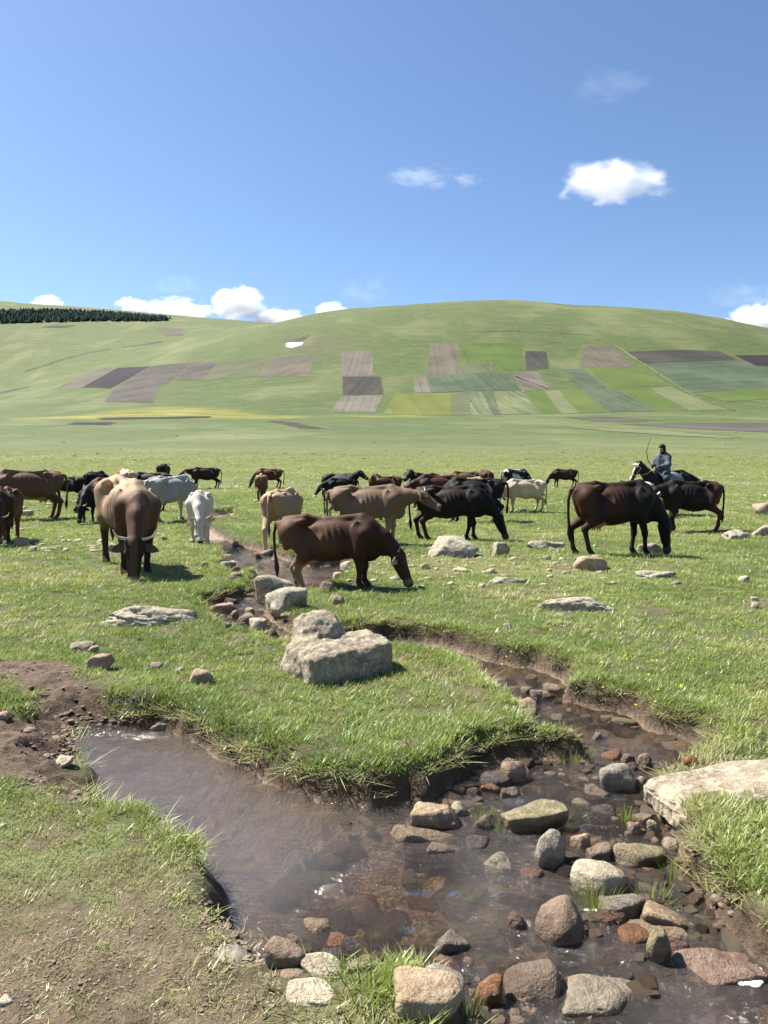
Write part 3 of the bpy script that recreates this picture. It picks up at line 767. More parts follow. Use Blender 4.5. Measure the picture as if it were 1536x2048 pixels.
# ------------------------------------------------------------------ rocks
def ico(sub):
    bm = bmesh.new(); bmesh.ops.create_icosphere(bm, subdivisions=sub, radius=1.0)
    V = np.array([v.co[:] for v in bm.verts]); bm.verts.index_update()
    F = np.array([[v.index for v in f.verts] for f in bm.faces]); bm.free(); return V, F
ICO = {k: ico(k) for k in (2, 3, 4, 5)}
def rock_shape(kind, seed, sub):
    """unit rock: |x|,|y|,|z| <= 1"""
    rr = np.random.default_rng(seed); D, F = ICO[sub]
    n = {'a': 11, 'r': 16, 'f': 10, 'k': 9, 'o': 15}.get(kind, 12)
    N = rr.normal(size=(n, 3)); N /= np.linalg.norm(N, axis=1)[:, None]
    off = rr.uniform(.60, 1.0, n) if kind in 'ak' else rr.uniform(.5, 1.0, n) if kind == 'o' else rr.uniform(.70, 1.0, n)
    N = np.concatenate([N, [[0, 0, 1], [0, 0, -1], [1, 0, 0], [-1, 0, 0], [0, 1, 0], [0, -1, 0]]])
    off = np.concatenate([off, [.82 if kind in 'ak' else .95, .9, .92, .92, .92, .92]])
    q = np.maximum(D @ N.T, 1e-3) / off[None]
    p = {'a': 24, 'r': 10, 'f': 16, 'k': 30, 'o': 14}.get(kind, 8)
    r = (q ** p).sum(1) ** (-1 / p)
    P = D * r[:, None]
    P += D * ({'a': .15, 'r': .13, 'f': .17, 'k': .17, 'o': .34}[kind] * fbm3(P * 1.3 + seed, 4, seed % 97, .5))[:, None]
    P += D * ({'a': .07, 'r': .035, 'f': .06, 'k': .08, 'o': .13}[kind] * fbm3(P * 6 + seed, 3, seed % 89, .6))[:, None]
    P /= np.abs(P).max(0)[None]
    return P, F
_rn = [0]
def rock(u0, u1, v0, v1, kind, m, label, tilt=0.0, depth=.8, cat='rock', name=None, group=None, yaw=None, sink=None, water=None, shear=0.0, thick=1.0):
    _rn[0] += 1; seed = 300 + _rn[0] * 7
    rr = random.Random(seed)
    uc = (u0 + u1) / 2
    g = hit(uc, v1)
    if water is None:
        water = float(stream_sd(np.array([g.x]), np.array([g.y]))[0]) < 0.0
    if water:
        q = on_plane(uc, v1, WZ); g = Vector((float(q[0]), float(q[1]), WZ))
    k = math.hypot(g.y, g.z - CAM_Z) / FPX
    hw = (u1 - u0) / 2 * k; hd = hw * depth
    yc = g.y + hd * .75
    top = at_dist(uc, v0, yc + hd * (.5 if kind in 'afo' else .3)).z
    s = .45 if sink is None else sink
    vis = max(top - g.z, hw * .30)
    bot = g.z - max(vis * s, .02)
    if water: bot = min(bot, WZ - .08)
    hh = (top - bot) / 2 * 1.03
    xc = at_dist(uc, v1, yc).x
    big = u1 - u0
    sub = 5 if big > 110 else 4 if big > 36 else 3
    P, F = rock_shape(kind, seed, sub)
    yw = rr.uniform(-.35, .35) if yaw is None else yaw
    c, s_ = math.cos(yw), math.sin(yw)
    P = P @ np.array([[c, s_, 0], [-s_, c, 0], [0, 0, 1]])
    P /= np.abs(P).max(0)[None]
    P = P * np.array([hw, hd, hh])
    if tilt:
        a = tilt; P = P @ np.array([[math.cos(a), 0, -math.sin(a)], [0, 1, 0], [math.sin(a), 0, math.cos(a)]])
        P[:, 0] *= hw / np.abs(P[:, 0]).max(); P[:, 2] *= hh / np.abs(P[:, 2]).max()
    if shear:
        lo_ = P[:, 2] < 0
        P[:, 2] = P[:, 2] * thick + shear * hh * P[:, 0] / hw
        P[:, 2] += (hh - P[:, 2].max())
        P[lo_, 2] -= .5 * hh; P[:, 2] -= .085
    me = mesh_np(name or 'rock', P, F, ROCKM[m], True)
    o = obj(name or 'rock', me, loc=(xc, yc, (top + bot) / 2))
    ROCKS.append((xc, yc, hw, hd))
    return tag(o, label, cat, group)
ROCKS = []
R_ = rock
# in the lower stream
R_(1072, 1130, 1657, 1737, 'r', 'grey', 'upright pear shaped grey stone standing in the stream', 0, .9, yaw=0)
R_(1143, 1188, 1659, 1698, 'a', 'tan', 'tan stone just right of the upright pear shaped stone')
R_(1166, 1222, 1682, 1726, 'a', 'brown', 'dark brown angular stone below the tan stone, left of the mossy log shaped one')
R_(1218, 1328, 1681, 1733, 'f', 'olive', 'long brown mossy stone reaching to the right bank', .12, .6)
R_(1324, 1364, 1677, 1702, 'r', 'pale', 'small pale stone at the right end of the long mossy stone')
R_(1143, 1258, 1727, 1798, 'r', 'pale', 'large pale yellowish stone behind the yellow green grass tuft', 0, .7)
R_(1067, 1166, 1803, 1886, 'r', 'brown', 'smooth reddish brown stone leaning left of the grass tuft', -.35, .8)
R_(1195, 1285, 1782, 1836, 'a', 'grey', 'domed grey brown stone right below the grass tuft')
R_(1264, 1312, 1790, 1810, 'f', 'brown', 'flat brown stone behind the two tan slabs')
R_(1280, 1388, 1803, 1860, 'a', 'tan', 'tan slab sloping down to the right, rear one of two', .28, .6)
R_(1195, 1250, 1820, 1858, 'a', 'red', 'dark red wet stone beside the white foam')
R_(1244, 1362, 1831, 1879, 'f', 'tan', 'tan slab behind the upright brown finger stone', .1, .6)
R_(1230, 1296, 1854, 1884, 'r', 'orange', 'wet orange stone under the front tan slab')
R_(1293, 1337, 1851, 1926, 'a', 'olive', 'upright brown finger of stone standing in the water', 0, .7)
R_(1333, 1378, 1877, 1908, 'r', 'red', 'red brown stone just right of the upright finger stone')
R_(1188, 1272, 1886, 1914, 'f', 'grey', 'flat grey stone half under water left of the upright finger stone')
R_(1356, 1506, 1891, 1963, 'a', 'pink', 'big pinkish block with a pale top at the lower right', 0, .7)
R_(1110, 1270, 1947, 2024, 'a', 'pale', 'big cream coloured stone with a dark wet foot, near the bottom edge', 0, .75)
R_(1338, 1412, 1964, 1996, 'a', 'dark', 'dark wet stone just awash in front of the pinkish block')
R_(1158, 1190, 2023, 2042, 'a', 'brown', 'small brown stone in front of the big cream coloured stone')
R_(1012, 1110, 1927, 1990, 'r', 'brown', 'brownish rust stone half under water left of the big cream stone')
R_(1016, 1055, 1824, 1860, 'r', 'red', 'small red stone in open water left of the reddish brown one')
R_(1040, 1084, 1737, 1757, 'r', 'red', 'dark red wet stone at the foot of the pear shaped stone')
R_(1267, 1314, 1616, 1647, 'a', 'tan', 'tan stone under the reeds, first of the row along the right bank')
R_(1312, 1340, 1622, 1640, 'a', 'tan', 'small tan stone second in the row along the right bank')
R_(1255, 1281, 1642, 1665, 'a', 'pink', 'small pinkish cube of stone below the row along the right bank')
R_(1292, 1317, 1641, 1664, 'k', 'pale', 'small pale pointed stone right of the pinkish cube')
R_(1346, 1382, 1629, 1650, 'a', 'brown', 'brown stone tucked under the right bank, last of the row')
R_(1174, 1230, 1608, 1628, 'f', 'dark', 'thin dark wet slab left of the row along the right bank')
R_(1002, 1131, 1604, 1660, 'k', 'olive', 'jagged tan mossy stone in midstream', -.1, .6)
R_(1058, 1098, 1598, 1622, 'a', 'brown', 'brown lump behind the jagged mossy stone')
R_(823, 936, 1603, 1662, 'a', 'tan', 'big tan domed stone off the muddy point', 0, .7)
R_(898, 935, 1602, 1632, 'r', 'pale', 'small pale stone behind the big tan dome')
R_(766, 917, 1647, 1681, 'f', 'tan', 'long tan bone shaped slab in front of the big tan dome', .1, .35, yaw=0)
R_(855, 928, 1681, 1709, 'f', 'brown', 'flat wet stone in front of the long tan slab')
R_(916, 977, 1671, 1694, 'a', 'dark', 'dark wet stone with a pinkish crest right of the long tan slab')
R_(944, 987, 1633, 1660, 'r', 'brown', 'brown stone at the foot of the reeds right of the big dome')
R_(953, 989, 1625, 1638, 'f', 'dark', 'thin dark stone behind the brown stone at the reeds')
R_(966, 1030, 1704, 1738, 'k', 'pale', 'whitish triangular stone left of the pear shaped stone')
R_(957, 1030, 1543, 1572, 'r', 'dark', 'long dark stone in front of the tan wet pair')
R_(1003, 1054, 1521, 1567, 'r', 'tan', 'tan stone with a wet foot, front one of a pair')
R_(1002, 1038, 1513, 1537, 'r', 'brown', 'brown stone behind the tan stone with a wet foot')
R_(928, 966, 1572, 1590, 'r', 'red', 'red wet stone under the long dark stone')
R_(1000, 1042, 1571, 1593, 'r', 'brown', 'brown wet stone right of the red wet ones')
R_(960, 1004, 1563, 1582, 'f', 'orange', 'rust coloured stone between the red and the brown wet stones')
R_(1197, 1266, 1527, 1584, 'r', 'grey', 'round grey domed stone in the middle of the right channel', 0, .8)
R_(1269, 1296, 1549, 1577, 'r', 'pink', 'small pinkish stone right of the round grey dome')
R_(1273, 1304, 1505, 1538, 'a', 'brown', 'dark brown cone shaped stone behind the round grey dome')
R_(1242, 1269, 1502, 1527, 'a', 'brown', 'small brown stone left of the cone shaped one')
R_(1249, 1277, 1523, 1541, 'r', 'red', 'reddish stone squeezed between the dome and the cone')
R_(1301, 1347, 1520, 1538, 'r', 'dark', 'dark wet stone right of the cone shaped one')
R_(1366, 1394, 1511, 1529, 'r', 'orange', 'orange red stone beside the big lichen slab')
R_(1184, 1204, 1462, 1480, 'k', 'grey', 'small pointed grey stone off the tip of the grass spit')
R_(1086, 1130, 1366, 1384, 'r', 'tan', 'tan stone at the far bend of the channel')
R_(1041, 1070, 1373, 1388, 'r', 'brown', 'brown stone left of the tan one at the far bend')
R_(1060, 1090, 1379, 1395, 'f', 'grey', 'flat grey stone below the tan one at the far bend')
R_(1032, 1074, 1396, 1422, 'r', 'tan', 'tan stone at the edge of the grass spit, far bend')
R_(1063, 1083, 1393, 1407, 'r', 'dark', 'small dark stone beside the tan one at the grass spit')
R_(1170, 1216, 1569, 1594, 'f', 'brown', 'brown flat stone lying awash left of the round dome')
R_(1142, 1181, 1595, 1614, 'r', 'olive', 'olive stone lying awash above the jagged mossy stone')
R_(1205, 1248, 1498, 1520, 'f', 'orange', 'rusty flat stone awash upstream of the round dome')
R_(1340, 1378, 1482, 1496, 'f', 'orange', 'rusty flat stone at the foot of the far right bank')
R_(1312, 1650, 1484, 1600, 'f', 'boulder', 'big pale lichen spotted slab sloping into the right channel', 0, .55, yaw=.1, sink=.3, water=False, shear=.75, thick=.36)
R_(534, 608, 1872, 1938, 'r', 'brown', 'brown rounded block at the tip of the near muddy bank', .2, .9)
R_(569, 612, 1867, 1895, 'r', 'brown', 'brown stone behind the rounded block at the near bank')
R_(610, 672, 1838, 1869, 'r', 'tan', 'tan oval stone alone in the water off the near bank')
R_(650, 709, 1865, 1892, 'r', 'orange', 'wet orange stone below the tan oval one')
R_(632, 682, 1898, 1931, 'r', 'dark', 'dark brown stone behind the pale oval stone')
R_(606, 683, 1910, 1957, 'r', 'pale', 'pale oval stone among grass blades on the near bank', .25, .8)
R_(691, 742, 1914, 1938, 'a', 'olive', 'olive stone behind the near grass tuft')
R_(860, 934, 1854, 1903, 'k', 'grey', 'pointed grey stone with a black wet foot in open water', .25)
R_(796, 924, 1948, 2040, 'r', 'tan', 'big tan boulder on the near bank beside the water', .15, .8, water=False)
R_(824, 926, 1936, 1992, 'a', 'grey', 'grey stone leaning behind the big tan boulder')
R_(577, 664, 1960, 2006, 'f', 'pale', 'pale cracked slab sunk in the near bank', .1, .8, water=False)
R_(642, 722, 1998, 2022, 'f', 'pale', 'pale flat stone under the near grass tuft', 0, .8, water=False)
R_(630, 702, 2024, 2062, 'a', 'grey', 'grey stone cut by the bottom edge of the photo', water=False)
R_(562, 602, 1937, 1957, 'r', 'brown', 'half buried brown stone under the rounded block', water=False)
R_(947, 1003, 1953, 2010, 'r', 'orange', 'rusty stone under water right of the big tan boulder')
R_(877, 928, 1914, 1938, 'r', 'red', 'red stone awash above the big tan boulder')
# left bank and path
R_(106, 148, 1512, 1536, 'k', 'pale', 'pale pyramid shaped stone in the trampled mud', water=False)
R_(304, 341, 1443, 1461, 'r', 'pale', 'pale stone at the upper edge of the pool', water=False)
R_(174, 229, 1304, 1338, 'a', 'pink', 'tan flat faced boulder where the path meets the grass', 0, .7)
R_(138, 188, 1283, 1302, 'f', 'grey', 'grey flat stone left above the flat faced boulder')
R_(176, 198, 1291, 1306, 'a', 'tan', 'small tan stone on top of the flat faced boulder')
R_(299, 325, 1323, 1341, 'r', 'grey', 'small dark grey stone in the grass right of the boulder')
R_(379, 427, 1337, 1369, 'r', 'tan', 'tan rounded stone in the grass above the pool')
R_(352, 369, 1334, 1349, 'r', 'pale', 'small pale stone left of the tan rounded one')
R_(47, 74, 1453, 1466, 'f', 'brown', 'small brown stone lying in the left mud')
R_(-4, 19, 1421, 1438, 'f', 'pink', 'tan stone cut by the left edge at the grass patch')
R_(-4, 14, 1646, 1658, 'r', 'pale', 'small pale stone at the left edge in trampled grass')
R_(13, 106, 2026, 2066, 'a', 'pale', 'pale stone in the dirt at the bottom left corner')
R_(-6, 29, 1990, 2012, 'a', 'pale', 'pale stone at the left edge above the corner stone')
R_(426, 494, 1896, 1927, 'f', 'grey', 'half buried grey stone in the near trampled bank')
R_(200, 440, 1203, 1250, 'o', 'lichen', 'long low lichen covered outcrop left of the brook', .10, .35, yaw=0, sink=.8, water=False)
# brook behind the main boulder
R_(502, 589, 1142, 1196, 'a', 'boulder', 'grey brown blocky boulder beside the brown cow in the brook', 0, .8, water=False)
R_(527, 618, 1173, 1222, 'k', 'lichen', 'pale lichen crusted pyramid boulder beside the brook', 0, .8, water=False)
R_(540, 578, 1213, 1231, 'r', 'brown', 'brown stone at the foot of the pyramid boulder')
R_(420, 481, 1204, 1226, 'f', 'pink', 'pinkish flat stone in the brook left of the pyramid boulder')
R_(446, 479, 1195, 1209, 'f', 'dark', 'dark stone behind the pinkish flat stone')
R_(461, 479, 1219, 1236, 'r', 'tan', 'small tan stone below the pinkish flat stone')
R_(487, 510, 1213, 1228, 'r', 'tan', 'small tan stone right of the pinkish flat stone')
R_(473, 519, 1226, 1248, 'f', 'brown', 'brown flat stone in the middle of the brook')
R_(497, 534, 1235, 1257, 'a', 'lichen', 'pale lichen stone right of the brown flat stone')
R_(449, 464, 1247, 1258, 'r', 'dark', 'small black stone at the tail of the long outcrop')
R_(532, 561, 1256, 1279, 'a', 'dark', 'dark brown stone left of the main boulder')
R_(680, 705, 1122, 1140, 'r', 'pale', 'pale stone on the far side of the brook under the brown cow')
R_(635, 670, 1160, 1183, 'a', 'brown', 'brown stone right of the hind leg of the brown cow')
R_(661, 684, 1144, 1161, 'k', 'pale', 'pale jagged stone below the belly of the brown cow')
R_(456, 487, 1145, 1158, 'f', 'brown', 'brown flat stone left of the blocky boulder')
R_(436, 466, 1121, 1135, 'f', 'pale', 'pale flat stone at the bank below the white cow')
R_(458, 473, 1121, 1133, 'r', 'pale', 'small pale stone right of the flat one below the white cow')
R_(463, 481, 1132, 1144, 'r', 'red', 'small red stone in the brook below the white cow')
R_(401, 417, 1123, 1135, 'r', 'tan', 'small tan stone under the muddy bank left of the brook')
R_(664, 690, 1189, 1210, 'a', 'tan', 'tan stone in dry grass behind the main boulder')
R_(561, 589, 1223, 1236, 'f', 'olive', 'greenish flat stone behind the knob of the main boulder')
R_(509, 524, 1107, 1118, 'r', 'dark', 'small dark stone where the brook widens')
R_(520, 548, 1098, 1112, 'f', 'grey', 'small grey stone behind the tail of the brown cow')
R_(464, 478, 1082, 1093, 'r', 'tan', 'small tan stone at the brook right of the head of the white cow')
# meadow
R_(850, 969, 1068, 1114, 'a', 'lichen', 'grey white block of rock in front of the grazing black cow', 0, .8)
R_(979, 1019, 1082, 1113, 'a', 'lichen', 'pale rock right of the grey white block')
R_(1030, 1136, 1077, 1097, 'o', 'lichen', 'low pale outcrop left of the big black brown cow', 0, .5, sink=.8)
R_(1146, 1219, 1110, 1143, 'r', 'pink', 'pinkish rounded rock below the big black brown cow', .1)
R_(955, 1053, 1149, 1167, 'o', 'lichen', 'pale flat rock in the middle of the meadow', 0, .5, sink=.9)
R_(1075, 1242, 1190, 1223, 'o', 'lichen', 'long low lichen outcrop in the right meadow', 0, .4, yaw=0, sink=.9)
R_(1265, 1345, 1135, 1157, 'o', 'lichen', 'flat pale rock right of the pinkish rounded rock', 0, .6, sink=.9)
R_(1437, 1503, 1058, 1079, 'o', 'lichen', 'lichen rock behind the walking black cow', sink=.9)
R_(1500, 1550, 1048, 1072, 'o', 'lichen', 'lichen rock cut by the right edge in the meadow', sink=.9)
R_(1501, 1548, 1003, 1029, 'r', 'pink', 'rounded tan rock at the right edge, farther out')
R_(905, 940, 1135, 1145, 'f', 'pale', 'small flat pale rock below the grey white block')
R_(840, 857, 1126, 1138, 'r', 'pale', 'small pale stone beside the muzzle of the brown cow')
R_(972, 991, 1136, 1147, 'r', 'pale', 'small pale rock above the pale flat rock')
R_(1477, 1500, 1151, 1164, 'r', 'lichen', 'small pale rock in the right meadow near the edge')
R_(1502, 1519, 1204, 1217, 'r', 'pale', 'small pale stone lowest at the right edge of the meadow')
R_(1500, 1518, 1193, 1202, 'f', 'pale', 'small flat stone just above the lowest one at the right edge')
R_(1007, 1029, 1245, 1257, 'o', 'lichen', 'small rock in the grass above the right channel', sink=.9)
R_(1274, 1326, 1084, 1107, 'o', 'lichen', 'pale rock behind the muzzle of the big black brown cow', sink=.9)
R_(1189, 1205, 1046, 1056, 'r', 'pale', 'small white stone under the belly of the big black brown cow')
R_(1306, 1322, 1027, 1038, 'r', 'pale', 'small white stone under the head of the walking black cow')
R_(204, 230, 1087, 1103, 'r', 'pink', 'pinkish stone beside the ear of the big front cow')
R_(191, 217, 1078, 1088, 'f', 'pale', 'white flat stone behind the pinkish one near the front cow')
R_(57, 76, 1092, 1103, 'r', 'pale', 'white stone in the stony strip at the left')
R_(27, 61, 1074, 1093, 'f', 'tan', 'flat tan stone beside the head of the cow at the left edge')
R_(98, 116, 1093, 1101, 'f', 'tan', 'flat small stone in the middle of the stony strip')
R_(46, 69, 1019, 1033, 'a', 'pale', 'white stone beside the front hooves of the tall brown cow')
R_(323, 335, 1072, 1082, 'r', 'tan', 'small tan stone right of the big front cow')
R_(1082, 1102, 1110, 1119, 'o', 'lichen', 'small flat rock below the low pale outcrop', sink=.9)
R_(1340, 1362, 1160, 1169, 'o', 'lichen', 'small flat rock right below the flat pale rock', sink=.9)

# ---- the main boulder: a block with a rounded knob at its back
def surface_nets(f, org, h):
    s = f < 0
    nx, ny, nz = f.shape
    def cr(a, i, j, k): return a[i:nx - 1 + i, j:ny - 1 + j, k:nz - 1 + k]
    cs = [(i, j, k) for i in (0, 1) for j in (0, 1) for k in (0, 1)]
    tot = sum(cr(s, *c).astype(np.int8) for c in cs)
    mask = (tot > 0) & (tot < 8)
    I = np.argwhere(mask); cnt = np.zeros(len(I)); pos = np.zeros((len(I), 3))
    fv = {c: f[I[:, 0] + c[0], I[:, 1] + c[1], I[:, 2] + c[2]] for c in cs}
    for a in cs:
        for ax in range(3):
            if a[ax] == 0:
                b = list(a); b[ax] = 1; b = tuple(b)
                fa, fb = fv[a], fv[b]; x = (fa < 0) != (fb < 0)
                t = np.where(x, fa / np.where(fa - fb == 0, 1, fa - fb), 0)
                p = np.array(a, float)[None].repeat(len(I), 0); p[:, ax] += t
                pos[x] += p[x]; cnt[x] += 1
    V = (I + pos / cnt[:, None]) * h + np.asarray(org)
    idx = -np.ones(mask.shape, int); idx[mask] = np.arange(len(I))
    Q = []
    for ax in range(3):
        sl0 = [slice(1, -1)] * 3; sl1 = [slice(1, -1)] * 3
        sl0[ax] = slice(0, -1); sl1[ax] = slice(1, None)
        a, b = s[tuple(sl0)], s[tuple(sl1)]
        E = np.argwhere(a != b)
        if not len(E): continue
        flip = a[tuple(E.T)]
        base = E.copy()
        for d in range(3):
            if d != ax: base[:, d] += 1
        o1, o2 = [d for d in range(3) if d != ax]
        def g(d1, d2):
            q = base.copy(); q[:, o1] -= d1; q[:, o2] -= d2
            return idx[q[:, 0], q[:, 1], q[:, 2]]
        quad = np.stack([g(1, 1), g(0, 1), g(0, 0), g(1, 0)], 1)
        if ax == 1: quad = quad[:, ::-1]
        quad[~flip] = quad[~flip][:, ::-1]
        Q.append(quad)
    Q = np.concatenate(Q); Q = Q[(Q >= 0).all(1)]
    return V, Q
class SDF:
    def __init__(s, lo, hi, h):
        s.lo = np.array(lo, float); s.h = h
        s.n = np.ceil((np.array(hi) - s.lo) / h).astype(int) + 1
        s.ax = [s.lo[i] + np.arange(s.n[i]) * h for i in range(3)]
        s.f = np.full(s.n, 1.0, np.float32)
    def _sl(s, lo, hi):
        r = []
        for i in range(3):
            a = int(max(0, math.floor((lo[i] - s.lo[i]) / s.h))); b = int(min(s.n[i], math.ceil((hi[i] - s.lo[i]) / s.h) + 1))
            r.append(slice(a, max(b, a)))
        sl = tuple(r)
        X, Y, Z = np.meshgrid(*[s.ax[i][sl[i]] for i in range(3)], indexing='ij')
        return sl, X.astype(np.float32), Y.astype(np.float32), Z.astype(np.float32)
    def _un(s, sl, d, k, sub=False):
        f = s.f[sl]
        if sub:
            hq = np.clip(.5 - .5 * (f + d) / k, 0, 1); s.f[sl] = f * (1 - hq) - d * hq + k * hq * (1 - hq)
        else:
            hq = np.clip(.5 + .5 * (f - d) / k, 0, 1); s.f[sl] = f * (1 - hq) + d * hq - k * hq * (1 - hq)
    def cone(s, a, b, ra, rb, k=.04, sq=None):
        a = np.array(a, float); b = np.array(b, float); m = max(ra, rb) + k + 2 * s.h
        if sq: m *= max(1, max(1 / np.array(sq)))
        sl, X, Y, Z = s._sl(np.minimum(a, b) - m, np.maximum(a, b) + m)
        if X.size == 0: return
        d = b - a; L = (d * d).sum() + 1e-9
        t = np.clip(((X - a[0]) * d[0] + (Y - a[1]) * d[1] + (Z - a[2]) * d[2]) / L, 0, 1)
        px, py, pz = X - a[0] - t * d[0], Y - a[1] - t * d[1], Z - a[2] - t * d[2]
        if sq: px, py, pz = px * sq[0], py * sq[1], pz * sq[2]
        s._un(sl, np.sqrt(px * px + py * py + pz * pz) - (ra + (rb - ra) * t), k)
    def ell(s, c, r, k=.05, rot=None, sub=False):
        c = np.array(c, float); r = np.array(r, float); m = r.max() + k + 2 * s.h
        sl, X, Y, Z = s._sl(c - m, c + m)
        if X.size == 0: return
        X, Y, Z = X - c[0], Y - c[1], Z - c[2]
        if rot is not None:                              # rotation about Y (pitch, nose down positive)
            ca, sa = math.cos(rot), math.sin(rot)
            X, Z = X * ca - Z * sa, X * sa + Z * ca
        k0 = np.sqrt((X / r[0]) ** 2 + (Y / r[1]) ** 2 + (Z / r[2]) ** 2) + 1e-6
        k1 = np.sqrt((X / r[0] ** 2) ** 2 + (Y / r[1] ** 2) ** 2 + (Z / r[2] ** 2) ** 2) + 1e-6
        s._un(sl, k0 * (k0 - 1) / k1, k, sub)
    def box(s, c, half, yaw, rnd, k=.05, pitch=0.0):
        X, Y, Z = np.meshgrid(*s.ax, indexing='ij')
        X, Y, Z = X - c[0], Y - c[1], Z - c[2]
        ca, sa = math.cos(yaw), math.sin(yaw); X, Y = X * ca + Y * sa, -X * sa + Y * ca
        cp, sp = math.cos(pitch), math.sin(pitch); X, Z = X * cp + Z * sp, -X * sp + Z * cp
        q = [np.abs(a) - h + rnd for a, h in zip((X, Y, Z), half)]
        d = np.sqrt(sum(np.maximum(a, 0) ** 2 for a in q)) + np.minimum(np.maximum(np.maximum(q[0], q[1]), q[2]), 0) - rnd
        s._un(tuple([slice(None)] * 3), d.astype(np.float32), k)
    def mesh(s): return surface_nets(s.f, s.lo, s.h)
def main_boulder():
    g = hit(662, 1352)
    S = SDF((-.62, -.55, -.25), (.66, .80, .60), .013)
    S.box((.06, .13, .07), (.38, .235, .165), math.radians(30), .05, .04, math.radians(3))
    S.ell((-.15, .40, .27), (.20, .17, .16), .05)
    S.cone((-.24, .12, -.04), (-.18, .34, .2), .17, .13, .12)
    P = np.stack(np.meshgrid(*S.ax, indexing='ij'), -1)
    S.f += (0.055 * fbm3(P * 3.6, 4, 5) + 0.026 * fbm3(P * 15, 3, 8, .6)).astype(np.float32)
    V, F = S.mesh()
    tag(obj('boulder', mesh_np('boulder', V, F, ROCKM['boulder'], True), loc=(g.x, g.y + .02, g.z - .01)), 'big angular boulder with a rounded knob, lying in the grass between the channels', 'boulder')
    ROCKS.append((g.x, g.y + .15, .34, .28))
main_boulder()

# ---- stones on the bed, seen through the water
def submerged():
    protos = [mesh_np('bed_stone', *rock_shape('r', 4000 + i, 3), None, True) for i in range(7)]
    for i, p in enumerate(protos): p.materials.append(BEDM[i])
    rr = random.Random(3); n = 0
    zones = [((560, 1240), (1690, 2040), 110), ((900, 1400), (1500, 1680), 60), ((980, 1300), (1350, 1480), 24), ((450, 700), (1090, 1250), 34), ((1000, 1500), (1900, 2048), 22)]
    for (ua, ub), (va, vb), cnt in zones:
        k = 0
        for _ in range(cnt * 12):
            if k >= cnt: break
            u, v = rr.uniform(ua, ub), rr.uniform(va, vb)
            q = on_plane(u, v, WZ - .06); x, y = float(q[0]), float(q[1])
            if float(stream_sd(np.array([x]), np.array([y]))[0]) > -.07: continue
            r = rr.uniform(.03, .085) * (1 if y < 6 else 1.3); z = hz(x, y)
            o = obj('bed_stone', protos[rr.randrange(7)], loc=(x, y, min(z + r * .15, WZ - .005 - r * rr.uniform(.0, .25))))
            o.scale = (r * rr.uniform(.9, 1.5), r * rr.uniform(.8, 1.2), r * rr.uniform(.45, .75)); o.rotation_euler = (0, 0, rr.uniform(0, 6.28))
            tag(o, 'rounded stone lying just under the water on the stream bed', 'stone', 'stones on the stream bed'); k += 1
submerged()

# ---- scattered pebbles too small to pick apart
def scatter_pebbles():
    rr = np.random.default_rng(31); V0, F0 = ICO[2]; VV = []; FF = []; b = 0
    def add(x, y, r, z=None):
        nonlocal b
        P, F = V0 * (1 + .25 * rr.normal(size=(len(V0), 1)) * .5), F0
        P = P * np.array([r * rr.uniform(.8, 1.6), r * rr.uniform(.8, 1.3), r * rr.uniform(.4, .8)])
        VV.append(P + np.array([x, y, (hz(x, y) if z is None else z) + r * .1])); FF.append(F + b); b += len(P)
    for _ in range(260):                                # pale specks far out on the meadow
        v = rr.uniform(940, 1005) if rr.random() < .7 else rr.uniform(1005, 1060); u = rr.uniform(-200, 1740)
        p = hit(u, v); add(p.x, p.y, rr.uniform(.05, .13) * (1 if p.y > 25 else .6))
    for _ in range(80):                                # rubble strip below the cows
        p = hit(rr.uniform(690, 1240), rr.uniform(1105, 1175)); add(p.x, p.y, rr.uniform(.02, .06))
    for _ in range(60):
        p = hit(rr.uniform(20, 230), rr.uniform(1075, 1105)); add(p.x, p.y, rr.uniform(.025, .07))
    me = mesh_np('pebbles', np.concatenate(VV), np.concatenate(FF), ROCKM['pale'], True)
    tag(obj('pebbles', me), 'pale pebbles strewn over the meadow', 'pebbles', kind='stuff')
    VV.clear(); FF.clear(); b = 0
    for _ in range(900):                                # gravel along the water's edge
        u, v = rr.uniform(880, 1480), rr.uniform(1480, 2040)
        if rr.random() < .3: u, v = rr.uniform(420, 720), rr.uniform(1100, 1260)
        q = on_plane(u, v, WZ); x, y = float(q[0]), float(q[1]); s = float(stream_sd(np.array([x]), np.array([y]))[0])
        if -.30 < s < .05: add(x, y, rr.uniform(.010, .026), None if s > -.1 else WZ - .012)
    tag(obj('gravel', mesh_np('gravel', np.concatenate(VV), np.concatenate(FF), ROCKM['brown'], True)), 'brown gravel along the edge of the stream', 'gravel', kind='stuff')
scatter_pebbles()

